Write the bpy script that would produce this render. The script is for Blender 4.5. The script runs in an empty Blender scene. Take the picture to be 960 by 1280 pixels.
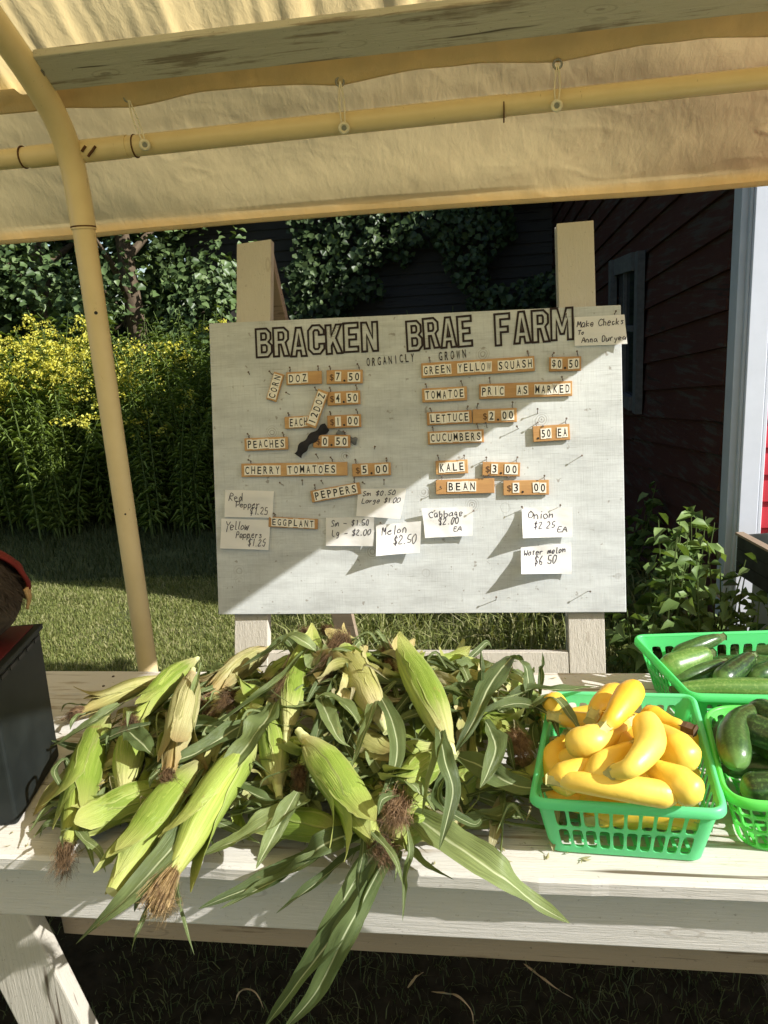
import bpy, bmesh, math, random
import numpy as np
from mathutils import Vector, Matrix, noise, Quaternion
rnd = random.Random(7)
S = bpy.context.scene
COL = S.collection
V = Vector
PI = math.pi
# ------------------------------------------------------------------ camera
FOC = 962.0                                   # focal length in photo pixels (960 x 1280)
PITCH, ROLL, YAW = (math.radians(a) for a in (14, 3.55, 8.4))
CAM = V((0, 0, 1.6))
fwd = V((-math.sin(YAW) * math.cos(PITCH), math.cos(YAW) * math.cos(PITCH), -math.sin(PITCH)))
r0 = V((math.cos(YAW), math.sin(YAW), 0)); u0 = r0.cross(fwd)
rgt = r0 * math.cos(ROLL) - u0 * math.sin(ROLL)
upv = rgt.cross(fwd)
cd = bpy.data.cameras.new('camera'); cam = bpy.data.objects.new('camera', cd); COL.objects.link(cam)
cam.matrix_world = Matrix(((rgt.x, upv.x, -fwd.x, CAM.x), (rgt.y, upv.y, -fwd.y, CAM.y), (rgt.z, upv.z, -fwd.z, CAM.z), (0, 0, 0, 1)))
cd.sensor_fit = 'VERTICAL'; cd.sensor_height = 24; cd.lens = FOC / 1280 * 24
cd.clip_start = 0.02; cd.clip_end = 500
S.camera = cam
S.render.resolution_x = 768; S.render.resolution_y = 1024
# ------------------------------------------------------------------ light
SUN = V((-3, 1, -2.06)).normalized()          # direction the light travels
w = bpy.data.worlds.new('World'); S.world = w; w.use_nodes = True
nt = w.node_tree; sky = nt.nodes.new('ShaderNodeTexSky'); sky.sky_type = 'NISHITA'; sky.sun_disc = False
sky.sun_elevation = math.asin(-SUN.z); sky.sun_rotation = math.atan2(-SUN.x, -SUN.y)
bg = nt.nodes['Background']; bg.inputs[1].default_value = 0.092
nt.links.new(sky.outputs[0], bg.inputs[0])
sl = bpy.data.lights.new('sun', 'SUN'); sl.energy = 5.0; sl.angle = math.radians(0.53); sl.color = (1, .975, .935)
so = bpy.data.objects.new('sun', sl); COL.objects.link(so)
so.rotation_mode = 'QUATERNION'; so.rotation_quaternion = SUN.to_track_quat('-Z', 'Y')
S.view_settings.view_transform = 'Standard'; S.view_settings.look = 'None'
S.view_settings.exposure = 0.64; S.view_settings.gamma = 1

def ray(px, py): return fwd + rgt * ((px - 480) / FOC) + upv * ((640 - py) / FOC)
def onz(px, py, z): d = ray(px, py); return CAM + d * ((z - CAM.z) / d.z)
def ony(px, py, y): d = ray(px, py); return CAM + d * ((y - CAM.y) / d.y)
def P(p):                                      # (px,py,z) on a level plane, or (px,py,-y) on an upright plane
    return onz(*p) if p[2] > 0 else ony(p[0], p[1], -p[2])

# ------------------------------------------------------------------ helpers
def link(o, parent=None):
    COL.objects.link(o)
    if parent: o.parent = parent
    return o
def tag(o, label=None, cat=None, group=None, kind=None):
    if label: o['label'] = label
    if cat: o['category'] = cat
    if group: o['group'] = group
    if kind: o['kind'] = kind
    return o
def thing(name, label, cat, loc=(0, 0, 0), group=None):
    o = bpy.data.objects.new(name, None); o.empty_display_size = .05; o.location = loc
    link(o); return tag(o, label, cat, group)
class MB:
    def __init__(s): s.v = []; s.f = []; s.uv = []; s.m = []
    def quadgrid(s, rows, uv=None, close=False, mi=0):
        b = len(s.v); n = len(rows); k = len(rows[0])
        for r in rows: s.v += [tuple(p) for p in r]
        for i in range(n - 1):
            for j in range(k if close else k - 1):
                j2 = (j + 1) % k
                s.f.append((b + i * k + j, b + i * k + j2, b + (i + 1) * k + j2, b + (i + 1) * k + j)); s.m.append(mi)
                a0, a1 = j / (k if close else max(1, k - 1)), (j + 1) / (k if close else max(1, k - 1))
                c0, c1 = i / (n - 1), (i + 1) / (n - 1)
                s.uv.append(((a0, c0), (a1, c0), (a1, c1), (a0, c1)))
    def poly(s, pts, mi=0):
        b = len(s.v); s.v += [tuple(p) for p in pts]; s.f.append(tuple(range(b, b + len(pts)))); s.m.append(mi)
        s.uv.append(tuple((0, 0) for _ in pts))
    def box(s, c, h, M=None, mi=0, taper=0):
        c = V(c); b = len(s.v)
        for z in (-1, 1):
            for y in (-1, 1):
                for x in (-1, 1):
                    p = V((x * h[0], y * h[1], z * h[2]))
                    if M: p = M @ p
                    s.v.append(tuple(c + p))
        for f in ((0, 2, 3, 1), (4, 5, 7, 6), (0, 1, 5, 4), (2, 6, 7, 3), (0, 4, 6, 2), (1, 3, 7, 5)):
            s.f.append(tuple(b + i for i in f)); s.m.append(mi); s.uv.append(((0, 0), (1, 0), (1, 1), (0, 1)))
    def tube(s, pts, rad, n=10, caps=True, mi=0):
        pts = [V(p) for p in pts]; rows = []
        up = None
        for i, p in enumerate(pts):
            t = (pts[min(i + 1, len(pts) - 1)] - pts[max(i - 1, 0)]).normalized()
            if up is None: up = V((0, 0, 1)) if abs(t.z) < .9 else V((1, 0, 0))
            sd = t.cross(up).normalized(); up = sd.cross(t).normalized()
            r = rad[i] if isinstance(rad, (list, tuple)) else rad
            rows.append([p + (sd * math.cos(a) + up * math.sin(a)) * r for a in (2 * PI * k / n for k in range(n))])
        s.quadgrid(rows, close=True, mi=mi)
        if caps: s.poly(rows[0][::-1], mi); s.poly(rows[-1], mi)
    def build(s, name, mats, parent=None, smooth=False, org=None, fix=False):
        if org is None:
            org = V((0, 0, 0)); q = parent
            while q: org = org + q.matrix_basis.translation; q = q.parent
        me = bpy.data.meshes.new(name)
        o_ = V(org)
        me.from_pydata([(a[0] - o_[0], a[1] - o_[1], a[2] - o_[2]) for a in s.v], [], s.f)
        ul = me.uv_layers.new(name='UVMap')
        fl = [c for u in s.uv for p in u for c in p]
        ul.data.foreach_set('uv', fl)
        if not isinstance(mats, (list, tuple)): mats = [mats]
        for m in mats: me.materials.append(m)
        if len(mats) > 1: me.polygons.foreach_set('material_index', s.m)
        if smooth: me.polygons.foreach_set('use_smooth', [True] * len(s.f))
        if fix:
            bm = bmesh.new(); bm.from_mesh(me); bmesh.ops.remove_doubles(bm, verts=bm.verts, dist=1e-5)
            bmesh.ops.recalc_face_normals(bm, faces=bm.faces); bm.to_mesh(me); bm.free()
        me.update()
        o = bpy.data.objects.new(name, me)
        if not parent: o.location = o_
        return link(o, parent)
def bevel(o, w=.002, seg=2):
    m = o.modifiers.new('bevel', 'BEVEL'); m.width = w; m.segments = seg; m.limit_method = 'ANGLE'; m.angle_limit = math.radians(40); return o
def spline(pts, n):
    pts = [V(p) for p in pts]
    if len(pts) == 2: return [pts[0].lerp(pts[1], i / n) for i in range(n + 1)]
    q = [pts[0] * 2 - pts[1]] + pts + [pts[-1] * 2 - pts[-2]]; out = []
    L = [0]
    for i in range(1, len(pts)): L.append(L[-1] + (pts[i] - pts[i - 1]).length)
    for k in range(n + 1):
        d = L[-1] * k / n; i = 0
        while i < len(pts) - 2 and d > L[i + 1]: i += 1
        t = (d - L[i]) / max(1e-9, L[i + 1] - L[i]); a, b, c, e = q[i], q[i + 1], q[i + 2], q[i + 3]
        out.append(.5 * ((2 * b) + (c - a) * t + (2 * a - 5 * b + 4 * c - e) * t * t + (-a + 3 * b - 3 * c + e) * t ** 3))
    return out
def nz(*p): return noise.noise(V(p))
def lerp(a, b, t): return a + (b - a) * t
def pw(x, pts):                                # piecewise linear
    for (a, b), (c, d) in zip(pts, pts[1:]):
        if x <= c: return b + (d - b) * max(0, (x - a)) / (c - a)
    return pts[-1][1]

# ------------------------------------------------------------------ materials
class NT:
    def __init__(s, name, rough=.6, spec=.3):
        s.m = bpy.data.materials.new(name); s.m.use_nodes = True; s.t = s.m.node_tree; s.n = s.t.nodes
        s.b = s.n['Principled BSDF']; s.b.inputs['Roughness'].default_value = rough; s.b.inputs['Specular IOR Level'].default_value = spec
        s.out = s.n['Material Output']
    def add(s, ty, **kw):
        n = s.n.new('ShaderNode' + ty)
        for k, v in kw.items():
            if hasattr(n, k): setattr(n, k, v)
            else: n.inputs[k.replace('_', ' ')].default_value = v
        return n
    def L(s, a, b): s.t.links.new(a, b)
    def coord(s, kind='Object', scale=(1, 1, 1), rot=(0, 0, 0)):
        c = s.add('TexCoord'); m = s.add('Mapping'); m.inputs['Scale'].default_value = scale; m.inputs['Rotation'].default_value = rot
        s.L(c.outputs[kind], m.inputs[0]); return m.outputs[0]
    def wcoord(s, scale=(1, 1, 1)):
        c = s.add('NewGeometry'); m = s.add('Mapping'); m.inputs['Scale'].default_value = scale
        s.L(c.outputs['Position'], m.inputs[0]); return m.outputs[0]
    def noise(s, vec, scale=5, detail=4, rough=.55, dist=0):
        n = s.add('TexNoise'); n.inputs['Scale'].default_value = scale; n.inputs['Detail'].default_value = detail
        n.inputs['Roughness'].default_value = rough; n.inputs['Distortion'].default_value = dist
        s.L(vec, n.inputs['Vector']); return n.outputs['Fac']
    def ramp(s, fac, stops):
        r = s.add('ValToRGB'); e = r.color_ramp.elements
        while len(e) < len(stops): e.new(.5)
        for i, (p, c) in enumerate(stops):
            e[i].position = p; e[i].color = (*c, 1) if len(c) == 3 else c
        s.L(fac, r.inputs[0]); return r.outputs[0]
    def mix(s, fac, a, b, mode='MIX'):
        m = s.add('MixRGB'); m.blend_type = mode
        for x, i in ((fac, 0), (a, 1), (b, 2)):
            if hasattr(x, 'default_value') or hasattr(x, 'links'): s.L(x, m.inputs[i])
            else: m.inputs[i].default_value = x if i == 0 else (*x, 1)
        return m.outputs[0]
    def math(s, op, a, b=0):
        m = s.add('Math'); m.operation = op
        for x, i in ((a, 0), (b, 1)):
            if hasattr(x, 'links'): s.L(x, m.inputs[i])
            else: m.inputs[i].default_value = x
        return m.outputs[0]
    def color(s, c):
        if hasattr(c, 'links'): s.L(c, s.b.inputs['Base Color'])
        else: s.b.inputs['Base Color'].default_value = (*c, 1)
    def bump(s, h, st=.3, d=.002):
        b = s.add('Bump'); b.inputs['Strength'].default_value = st; b.inputs['Distance'].default_value = d
        s.L(h, b.inputs['Height']); s.L(b.outputs[0], s.b.inputs['Normal']); return b
    def translucent(s, fac, col, bumpn=None):
        tr = s.add('BsdfTranslucent'); mx = s.add('MixShader'); mx.inputs[0].default_value = fac
        if hasattr(col, 'links'): s.L(col, tr.inputs[0])
        else: tr.inputs[0].default_value = (*col, 1)
        if bumpn: s.L(bumpn.outputs[0], tr.inputs['Normal'])
        s.L(s.b.outputs[0], mx.inputs[1]); s.L(tr.outputs[0], mx.inputs[2]); s.L(mx.outputs[0], s.out.inputs[0])
    def rand(s): return s.add('ObjectInfo').outputs['Random']
    def sep(s, vec):
        x = s.add('SeparateXYZ'); s.L(vec, x.inputs[0]); return x.outputs

def simple(name, col, rough=.6, spec=.3, var=.15, scale=30, bump=.15, bd=.001, metal=0):
    t = NT(name, rough, spec); c = t.coord()
    n = t.noise(c, scale, 5)
    d = tuple(x * (1 - var) for x in col); l = tuple(min(1, x * (1 + var)) for x in col)
    t.color(t.ramp(n, [(.3, d), (.7, l)])); t.bump(n, bump, bd); t.b.inputs['Metallic'].default_value = metal
    return t.m

# painted weathered wood; grain runs along 'axis' in world space
def wood_paint(name, paint, bare, axis='x', wear=.35, fine=1.0, rough=.75, crack=True):
    t = NT(name, rough, .15)
    sc = {'x': (1.2, 22, 22), 'y': (22, 1.2, 22), 'z': (22, 22, 1.2)}[axis]
    c = t.wcoord(sc); g = t.noise(c, 2.2 * fine, 8, .65, .25)
    c2 = t.wcoord(); big = t.noise(c2, 5, 5, .6); f = t.noise(t.wcoord(tuple(x * 4 for x in sc)), 3, 6, .7)
    base = t.mix(f, tuple(x * .86 for x in paint), tuple(min(1, x * 1.05) for x in paint))
    base = t.mix(t.ramp(big, [(.35, (0, 0, 0)), (.7, (.45, .45, .45))]), base, tuple(x * .8 for x in paint))
    m = t.math('MULTIPLY', g, t.math('ADD', big, .5))
    mask = t.ramp(m, [(wear + .12, (0, 0, 0)), (wear + .22, (1, 1, 1))])
    inv = t.math('SUBTRACT', 1, mask)
    wcol = t.mix(f, tuple(x * .65 for x in bare), bare)
    col = t.mix(inv, base, wcol)
    if crack:
        cr = t.ramp(t.noise(t.wcoord(tuple(x * 1.4 for x in sc)), 1.1, 3, .5, .5), [(.30, (0, 0, 0)), (.335, (1, 1, 1))])
        col = t.mix(cr, tuple(x * .35 for x in bare), col)
    spk = t.ramp(t.noise(t.wcoord((60, 60, 60)), 2.0, 4, .7), [(.30, (1, 1, 1)), (.37, (0, 0, 0))])
    col = t.mix(t.math('MULTIPLY', spk, .45), col, tuple(x * .4 for x in bare))
    vv = t.add('TexVoronoi'); vv.inputs['Scale'].default_value = 1.0; t.L(t.wcoord(tuple(3.2 if x < 5 else 11 for x in sc)), vv.inputs['Vector']); kd = vv.outputs['Distance']
    kr = t.ramp(t.math('SINE', t.math('MULTIPLY', t.math('ADD', kd, t.math('MULTIPLY', big, .05)), 95)), [(.3, (0, 0, 0)), (.9, (1, 1, 1))])
    kn = t.math('MULTIPLY', kr, t.ramp(kd, [(.05, (1, 1, 1)), (.20, (0, 0, 0))]))
    col = t.mix(t.math('MULTIPLY', kn, .55), col, tuple(x * .6 for x in bare))
    t.color(col); t.bump(t.math('ADD', f, g), .7, .003)
    return t.m
M = {}
M['table_top'] = wood_paint('weathered_white_table_wood', (.67, .645, .59), (.44, .36, .26), 'x', .19)
M['table_white'] = wood_paint('rough_white_paint', (.62, .59, .55), (.42, .33, .25), 'x', -.02, crack=False)
M['bare_wood'] = wood_paint('bare_brown_wood', (.36, .28, .20), (.20, .14, .09), 'x', .2)
M['leg_wood'] = wood_paint('painted_leg_wood', (.46, .43, .37), (.30, .23, .17), 'z', .08)
M['easel_wood'] = wood_paint('easel_painted_wood', (.60, .56, .48), (.42, .33, .23), 'z', .08, crack=False)
M['plank_grey'] = wood_paint('grey_rafter_plank', (.52, .50, .42), (.30, .26, .20), 'x', .24, crack=True)
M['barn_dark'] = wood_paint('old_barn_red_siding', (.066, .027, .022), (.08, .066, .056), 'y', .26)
M['shed_dark'] = wood_paint('old_grey_shed_siding', (.060, .056, .05), (.038, .034, .03), 'x', .2)
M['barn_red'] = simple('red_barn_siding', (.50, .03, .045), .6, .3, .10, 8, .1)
M['trim'] = simple('white_corner_trim', (.72, .75, .82), .5, .3, .04, 10, .08)
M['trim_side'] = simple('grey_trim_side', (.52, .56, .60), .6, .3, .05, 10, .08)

def board_mat():
    t = NT('white_painted_plywood', .6, .25)
    c = t.coord('Object')
    hx = t.noise(t.coord('Object', (3.5, 1, 110)), 3, 4, .65, .2)
    vx = t.noise(t.coord('Object', (95, 1, 5)), 3, 3, .6, .1)
    big = t.noise(t.coord('Object', (1, 1, 3)), 5, 6, .7)
    vo = t.add('TexVoronoi'); vo.inputs['Scale'].default_value = 8.5; t.L(c, vo.inputs['Vector'])
    d = vo.outputs['Distance']
    rings = t.math('SINE', t.math('MULTIPLY', t.math('ADD', d, t.math('MULTIPLY', t.noise(t.coord('Object', (1, 1, 2.2)), 14, 3), .10)), 120))
    near = t.ramp(d, [(.07, (1, 1, 1)), (.22, (0, 0, 0))])
    pick = t.ramp(t.noise(c, 2.3, 2), [(.43, (0, 0, 0)), (.48, (1, 1, 1))])
    k = t.math('MULTIPLY', t.math('MULTIPLY', t.ramp(rings, [(.25, (0, 0, 0)), (.9, (1, 1, 1))]), near), pick)
    base = t.mix(t.ramp(big, [(.35, (0, 0, 0)), (.65, (1, 1, 1))]), (.60, .63, .625), (.45, .47, .465))
    gh = t.ramp(hx, [(.28, (.45, .44, .41)), (.38, (.94, .94, .94)), (.6, (1.08, 1.08, 1.08))])
    gv = t.ramp(vx, [(.30, (.86, .86, .85)), (.40, (.98, .98, .98)), (.6, (1.04, 1.04, 1.04))])
    col = t.mix(.55, base, gh, 'MULTIPLY'); col = t.mix(.7, col, gv, 'MULTIPLY')
    col = t.mix(t.math('MULTIPLY', k, .75), col, (.22, .20, .17))
    sp = t.ramp(t.noise(c, 55, 2, .5), [(.26, (1, 1, 1)), (.31, (0, 0, 0))])
    col = t.mix(t.math('MULTIPLY', sp, .6), col, (.2, .17, .13))
    t.color(col); t.bump(t.math('ADD', hx, t.math('ADD', vx, k)), .35, .001)
    return t.m
M['board'] = board_mat()

def tarp_mat(name, c1, tr, bst=.30):
    t = NT(name, .55, .25)
    c = t.wcoord()
    n1 = t.noise(t.wcoord((1.6, .7, .7)), 5, 6, .6, .3); n2 = t.noise(t.wcoord((1.5, .8, .8)), 22, 4, .6, .6)
    wx = t.noise(t.wcoord((400, 400, 25)), 1.5, 2); wy = t.noise(t.wcoord((25, 400, 400)), 1.5, 2)
    col = t.mix(t.ramp(n1, [(.35, (0, 0, 0)), (.7, (1, 1, 1))]), tuple(x * .86 for x in c1), c1)
    st = t.ramp(t.noise(t.wcoord((9, 2, 2)), 2, 5, .6), [(.24, (.8, .8, .8)), (.34, (0, 0, 0))])
    col = t.mix(t.math('MULTIPLY', st, .25), col, (.35, .24, .11))
    h = t.math('ADD', t.math('MULTIPLY', n1, 1.6), t.math('ADD', t.math('MULTIPLY', n2, .7), t.math('MULTIPLY', t.math('ADD', wx, wy), .12)))
    t.color(col); b = t.bump(h, bst, .016); t.translucent(tr, t.mix(1, col, (1, .90, .68), 'MULTIPLY'), b)
    return t.m
M['tarp'] = tarp_mat('tan_canopy_tarp', (.96, .83, .52), .72)
M['valance'] = tarp_mat('tan_valance_tarp', (.96, .82, .50), .74, .10)
M['tarp_hem'] = tarp_mat('tan_canopy_hem_double', (.74, .61, .38), .32)
M['valance_hem'] = tarp_mat('tan_valance_hem', (.90, .77, .50), .5)
def pipe_mat():
    t = NT('tan_painted_pipe', .38, .5); c = t.wcoord()
    n = t.noise(c, 12, 5, .6); sc = t.ramp(t.noise(t.wcoord((30, 30, 6)), 2.2, 4, .7), [(.29, (1, 1, 1)), (.33, (0, 0, 0))])
    col = t.mix(n, (.62, .49, .26), (.76, .62, .36)); col = t.mix(t.math('MULTIPLY', sc, .5), col, (.20, .10, .04))
    t.color(col); t.bump(n, .08, .001); return t.m
M['pipe'] = pipe_mat()
M['rust'] = simple('rusty_joint', (.10, .045, .02), .8, .2)
M['steel'] = simple('dull_steel', (.30, .29, .27), .4, .5, metal=.7)
M['nail'] = simple('rusty_nail', (.13, .10, .08), .5, .5, metal=.5)
M['elastic'] = simple('clear_elastic_cord', (.72, .66, .5), .4, .5)

def natural_wood():
    t = NT('varnished_pine_plaque', .5, .35)
    r = t.rand(); c = t.coord('Object', (6, 60, 60)); g = t.noise(c, 1.6, 5, .6, .6); v = t.noise(t.coord('Object', (14, 14, 14)), 1.3, 3)
    a = t.mix(g, (.26, .125, .040), (.58, .33, .125)); b = t.mix(g, (.40, .22, .085), (.72, .47, .21))
    col = t.mix(r, a, b); col = t.mix(t.ramp(v, [(.35, (0, 0, 0)), (.65, (.6, .6, .6))]), col, (.42, .22, .09))
    t.color(col); t.bump(g, .2, .0006); return t.m
M['plaque'] = natural_wood()
M['tile'] = simple('ivory_letter_tile', (.80, .76, .66), .45, .4, .06, 40, .05)
M['ink'] = simple('black_lettering', (.012, .011, .012), .5, .4, .1, 40, .02)
M['header_ink'] = simple('dark_brown_lettering', (.018, .009, .009), .6, .3, .2, 60, .05)
M['pen'] = simple('dark_pen_ink', (.035, .030, .05), .6, .2, .1, 40, .0)
M['faded_ink'] = simple('faded_marker_ink', (.10, .055, .03), .7, .2, .2, 60, 0)
t = NT('white_note_paper', .8, .15); c = t.coord('Object'); n = t.noise(c, 12, 3)
t.color(t.mix(n, (.80, .79, .76), (.86, .85, .83))); b = t.bump(n, .3, .004); t.translucent(.18, (.8, .79, .75), b); M['paper'] = t.m
M['black_cloth'] = simple('black_cloth_tape', (.018, .017, .020), .7, .3, .3, 60, .3)
M['grey_cloth'] = simple('grey_cloth_tape', (.13, .14, .15), .7, .3, .3, 60, .3)

def leaf_mat(name, dark, light, vein, tr=.28, rough=.40, stripes=34, pale_tip=None, spec=.35):
    t = NT(name, rough, spec)
    uv = t.add('UVMap').outputs[0]; x, y, _ = t.sep(uv)
    r = t.rand(); c = t.wcoord(); n = t.noise(c, 9, 4, .6)
    mp = t.add('Mapping'); mp.inputs['Scale'].default_value = (stripes, 1.5, 1); t.L(uv, mp.inputs[0])
    s = t.noise(mp.outputs[0], 2.0, 3, .5)
    f = t.math('ADD', t.math('MULTIPLY', n, .8), t.math('MULTIPLY', t.math('SUBTRACT', r, .5), .7))
    col = t.mix(t.ramp(f, [(.2, (0, 0, 0)), (.75, (1, 1, 1))]), dark, light)
    col = t.mix(t.ramp(s, [(.38, (.75, .75, .75)), (.60, (0, 0, 0))]), col, tuple(v * .50 for v in light))
    if vein:
        mid = t.math('ABSOLUTE', t.math('SUBTRACT', x, .5))
        col = t.mix(t.ramp(mid, [(.018, (.85, .85, .85)), (.05, (0, 0, 0))]), col, vein)
    if pale_tip: col = t.mix(t.ramp(y, [(.0, (.9, .9, .9)), (.22, (0, 0, 0))]), col, pale_tip)
    br = t.ramp(t.noise(c, 34, 3, .6), [(.26, (1, 1, 1)), (.31, (0, 0, 0))])
    col = t.mix(t.math('MULTIPLY', br, .35), col, (.32, .24, .10))
    t.color(col); b = t.bump(s, .7, .002); t.translucent(tr, t.mix(1, col, (1, 1, .45), 'MULTIPLY'), b)
    return t.m
M['blade'] = leaf_mat('corn_leaf_blade', (.085, .13, .045), (.27, .34, .13), (.56, .62, .38))
M['blade_pale'] = leaf_mat('corn_leaf_pale', (.20, .27, .10), (.34, .41, .17), (.55, .6, .38))
M['blade_dry'] = leaf_mat('corn_leaf_dry', (.40, .37, .20), (.56, .52, .32), (.6, .58, .4))
def husk_mat(name, dark, light, butt, tip, edge=False):
    t = NT(name, .42, .4)
    uv = t.add('UVMap').outputs[0]; x, y, _ = t.sep(uv)
    r = t.rand(); c = t.wcoord(); n = t.noise(c, 14, 4, .55)
    mp = t.add('Mapping'); mp.inputs['Scale'].default_value = (60, 1.2, 1); t.L(uv, mp.inputs[0]); s = t.noise(mp.outputs[0], 2.0, 3, .55)
    mp2 = t.add('Mapping'); mp2.inputs['Scale'].default_value = (14, .8, 1); t.L(uv, mp2.inputs[0]); s2 = t.noise(mp2.outputs[0], 2.0, 2, .5)
    f = t.math('ADD', t.math('MULTIPLY', t.math('ADD', n, s2), .42), t.math('MULTIPLY', t.math('SUBTRACT', r, .5), .5))
    col = t.mix(t.ramp(f, [(.2, (0, 0, 0)), (.7, (1, 1, 1))]), dark, light)
    col = t.mix(t.ramp(s, [(.36, (.6, .6, .6)), (.60, (0, 0, 0))]), col, tuple(v * .66 for v in dark))
    col = t.mix(t.ramp(y, [(.0, (1, 1, 1)), (.30, (0, 0, 0))]), col, butt)
    col = t.mix(t.ramp(y, [(.70, (0, 0, 0)), (1.0, (.8, .8, .8))]), col, tip)
    br = t.ramp(t.noise(c, 26, 5, .7), [(.31, (1, 1, 1)), (.37, (0, 0, 0))])
    col = t.mix(t.math('MULTIPLY', br, .5), col, (.34, .24, .09))
    if edge:
        ed = t.math('ABSOLUTE', t.math('SUBTRACT', x, .5))
        col = t.mix(t.ramp(t.math('ADD', ed, t.math('MULTIPLY', s2, .06)), [(.47, (0, 0, 0)), (.53, (.45, .45, .45))]), col, (.50, .50, .22))
        col = t.mix(t.ramp(t.math('ADD', y, t.math('MULTIPLY', n, .3)), [(1.04, (0, 0, 0)), (1.2, (.7, .7, .7))]), col, (.50, .38, .17))
    t.color(col); b = t.bump(t.math('ADD', s, t.math('MULTIPLY', s2, 1.4)), .55, .0022); t.translucent(.14, t.mix(1, col, (1, 1, .5), 'MULTIPLY'), b)
    return t.m
M['husk'] = husk_mat('green_corn_husk', (.235, .33, .045), (.43, .52, .10), (.55, .53, .24), (.40, .42, .12))
M['husk_yellow'] = husk_mat('yellowing_corn_husk', (.36, .36, .10), (.56, .53, .20), (.60, .52, .28), (.44, .33, .12))
M['husk_striped'] = husk_mat('striped_dry_husk', (.30, .31, .10), (.60, .56, .27), (.55, .45, .24), (.36, .22, .09))
M['husk_edge'] = husk_mat('green_husk_leaf', (.22, .32, .045), (.40, .50, .11), (.55, .53, .24), (.44, .44, .15), True)
M['husk_yellow_edge'] = husk_mat('yellowing_husk_leaf', (.38, .38, .12), (.58, .55, .24), (.60, .52, .28), (.46, .35, .14), True)
M['husk_striped_edge'] = husk_mat('dry_husk_leaf', (.32, .32, .12), (.60, .56, .29), (.55, .45, .24), (.38, .25, .11), True)
M['stalk'] = simple('pale_corn_stalk', (.52, .55, .26), .5, .3, .2, 40, .2)
def silk_mat(name, a, b_):
    t = NT(name, .6, .3); r = t.rand(); c = t.wcoord(); n = t.noise(c, 90, 3)
    t.color(t.mix(t.ramp(n, [(.3, (0, 0, 0)), (.7, (1, 1, 1))]), a, b_)); return t.m
M['silk_dark'] = silk_mat('dark_brown_silk', (.045, .028, .014), (.19, .115, .055))
M['silk_tan'] = silk_mat('reddish_tan_silk', (.08, .042, .022), (.36, .23, .12))
M['silk_gold'] = silk_mat('golden_silk', (.10, .05, .025), (.46, .33, .15))

def plastic_green(name, c):
    t = NT(name, .35, .5); t.color(c); n = t.noise(t.coord(), 60, 3); b = t.bump(n, .05, .0006)
    t.translucent(.46, (c[0] * 1.5, min(1, c[1] * 1.25), c[2] * 1.2), b); return t.m
M['basket'] = plastic_green('green_translucent_plastic', (.22, .80, .42))
M['basket2'] = plastic_green('bright_green_plastic', (.16, .78, .30))
M['basket3'] = plastic_green('lime_green_plastic', (.20, .78, .18))
def squash_mat(name, c1, c2, spots=None, rough=.32):
    t = NT(name, rough, .5); c = t.coord('Object'); n = t.noise(c, 9, 4); r = t.rand(); uv = t.add('UVMap').outputs[0]; x, y, _ = t.sep(uv)
    f = t.math('ADD', t.math('MULTIPLY', n, .6), t.math('MULTIPLY', r, .4))
    col = t.mix(t.ramp(f, [(.3, (0, 0, 0)), (.7, (1, 1, 1))]), c1, c2)
    if spots:
        sp = t.ramp(t.noise(t.coord('Object', (150, 150, 150)), 1.5, 3), [(.52, (0, 0, 0)), (.62, (1, 1, 1))])
        rib = t.ramp(t.math('SINE', t.math('MULTIPLY', x, 62)), [(.3, (0, 0, 0)), (.95, (.6, .6, .6))])
        col = t.mix(t.math('MULTIPLY', t.math('ADD', sp, rib), .38), col, spots)
        col = t.mix(t.ramp(y, [(.86, (0, 0, 0)), (.99, (.75, .75, .75))]), col, tuple(min(1, v * 1.7) for v in spots))
    else:
        col = t.mix(t.ramp(y, [(.0, (.55, .55, .55)), (.10, (0, 0, 0))]), col, (.62, .55, .16))
        sp = t.ramp(t.noise(c, 38, 3), [(.28, (1, 1, 1)), (.33, (0, 0, 0))])
        col = t.mix(t.math('MULTIPLY', sp, .5), col, (.42, .22, .05))
        gt = t.ramp(t.noise(c, 6, 2), [(.58, (0, 0, 0)), (.70, (.45, .45, .45))]); col = t.mix(gt, col, (.50, .52, .06))
        ln = t.ramp(t.noise(t.coord('Object', (9, 60, 60)), 2, 3, .6), [(.27, (.6, .6, .6)), (.31, (0, 0, 0))]); col = t.mix(ln, col, (.60, .40, .12))
    t.color(col); t.bump(t.math('ADD', t.noise(c, 70, 3), t.math('MULTIPLY', t.noise(c, 22, 3), 1.5)), .22, .0022)
    t.b.inputs['Subsurface Weight'].default_value = .05; t.b.inputs['Subsurface Radius'].default_value = (.01, .006, .002)
    return t.m
M['squash'] = squash_mat('yellow_squash_skin', (.80, .46, .032), (.86, .63, .11), None, .42)
M['zucchini'] = squash_mat('dark_zucchini_skin', (.016, .040, .012), (.045, .10, .022), (.10, .20, .05), .28)
M['cuke'] = squash_mat('green_cucumber_skin', (.06, .15, .025), (.13, .25, .05), (.26, .38, .11), .35)
M['zucchini_stem'] = simple('dull_green_stem', (.10, .14, .05), .6, .3, .25, 60, .3)
M['squash_stem'] = simple('squash_stem', (.46, .44, .18), .6, .3, .25, 60, .3)
M['brown_stem'] = simple('shrivelled_brown_blossom', (.10, .06, .035), .8, .2, .4, 60, .5)
M['black_box'] = simple('scuffed_black_plastic', (.012, .015, .014), .55, .25, .35, 14, .15)
M['box_red'] = simple('dark_red_lid', (.09, .010, .012), .5, .4, .2, 20, .1)
M['fur'] = simple('dark_brown_fur', (.055, .042, .032), .8, .2, .4, 80, .4)
M['red_cloth'] = simple('red_cloth', (.12, .014, .012), .8, .2, .2, 30, .4)
M['tan_cloth'] = simple('tan_cardboard', (.45, .28, .12), .8, .2, .2, 30, .3)
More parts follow.
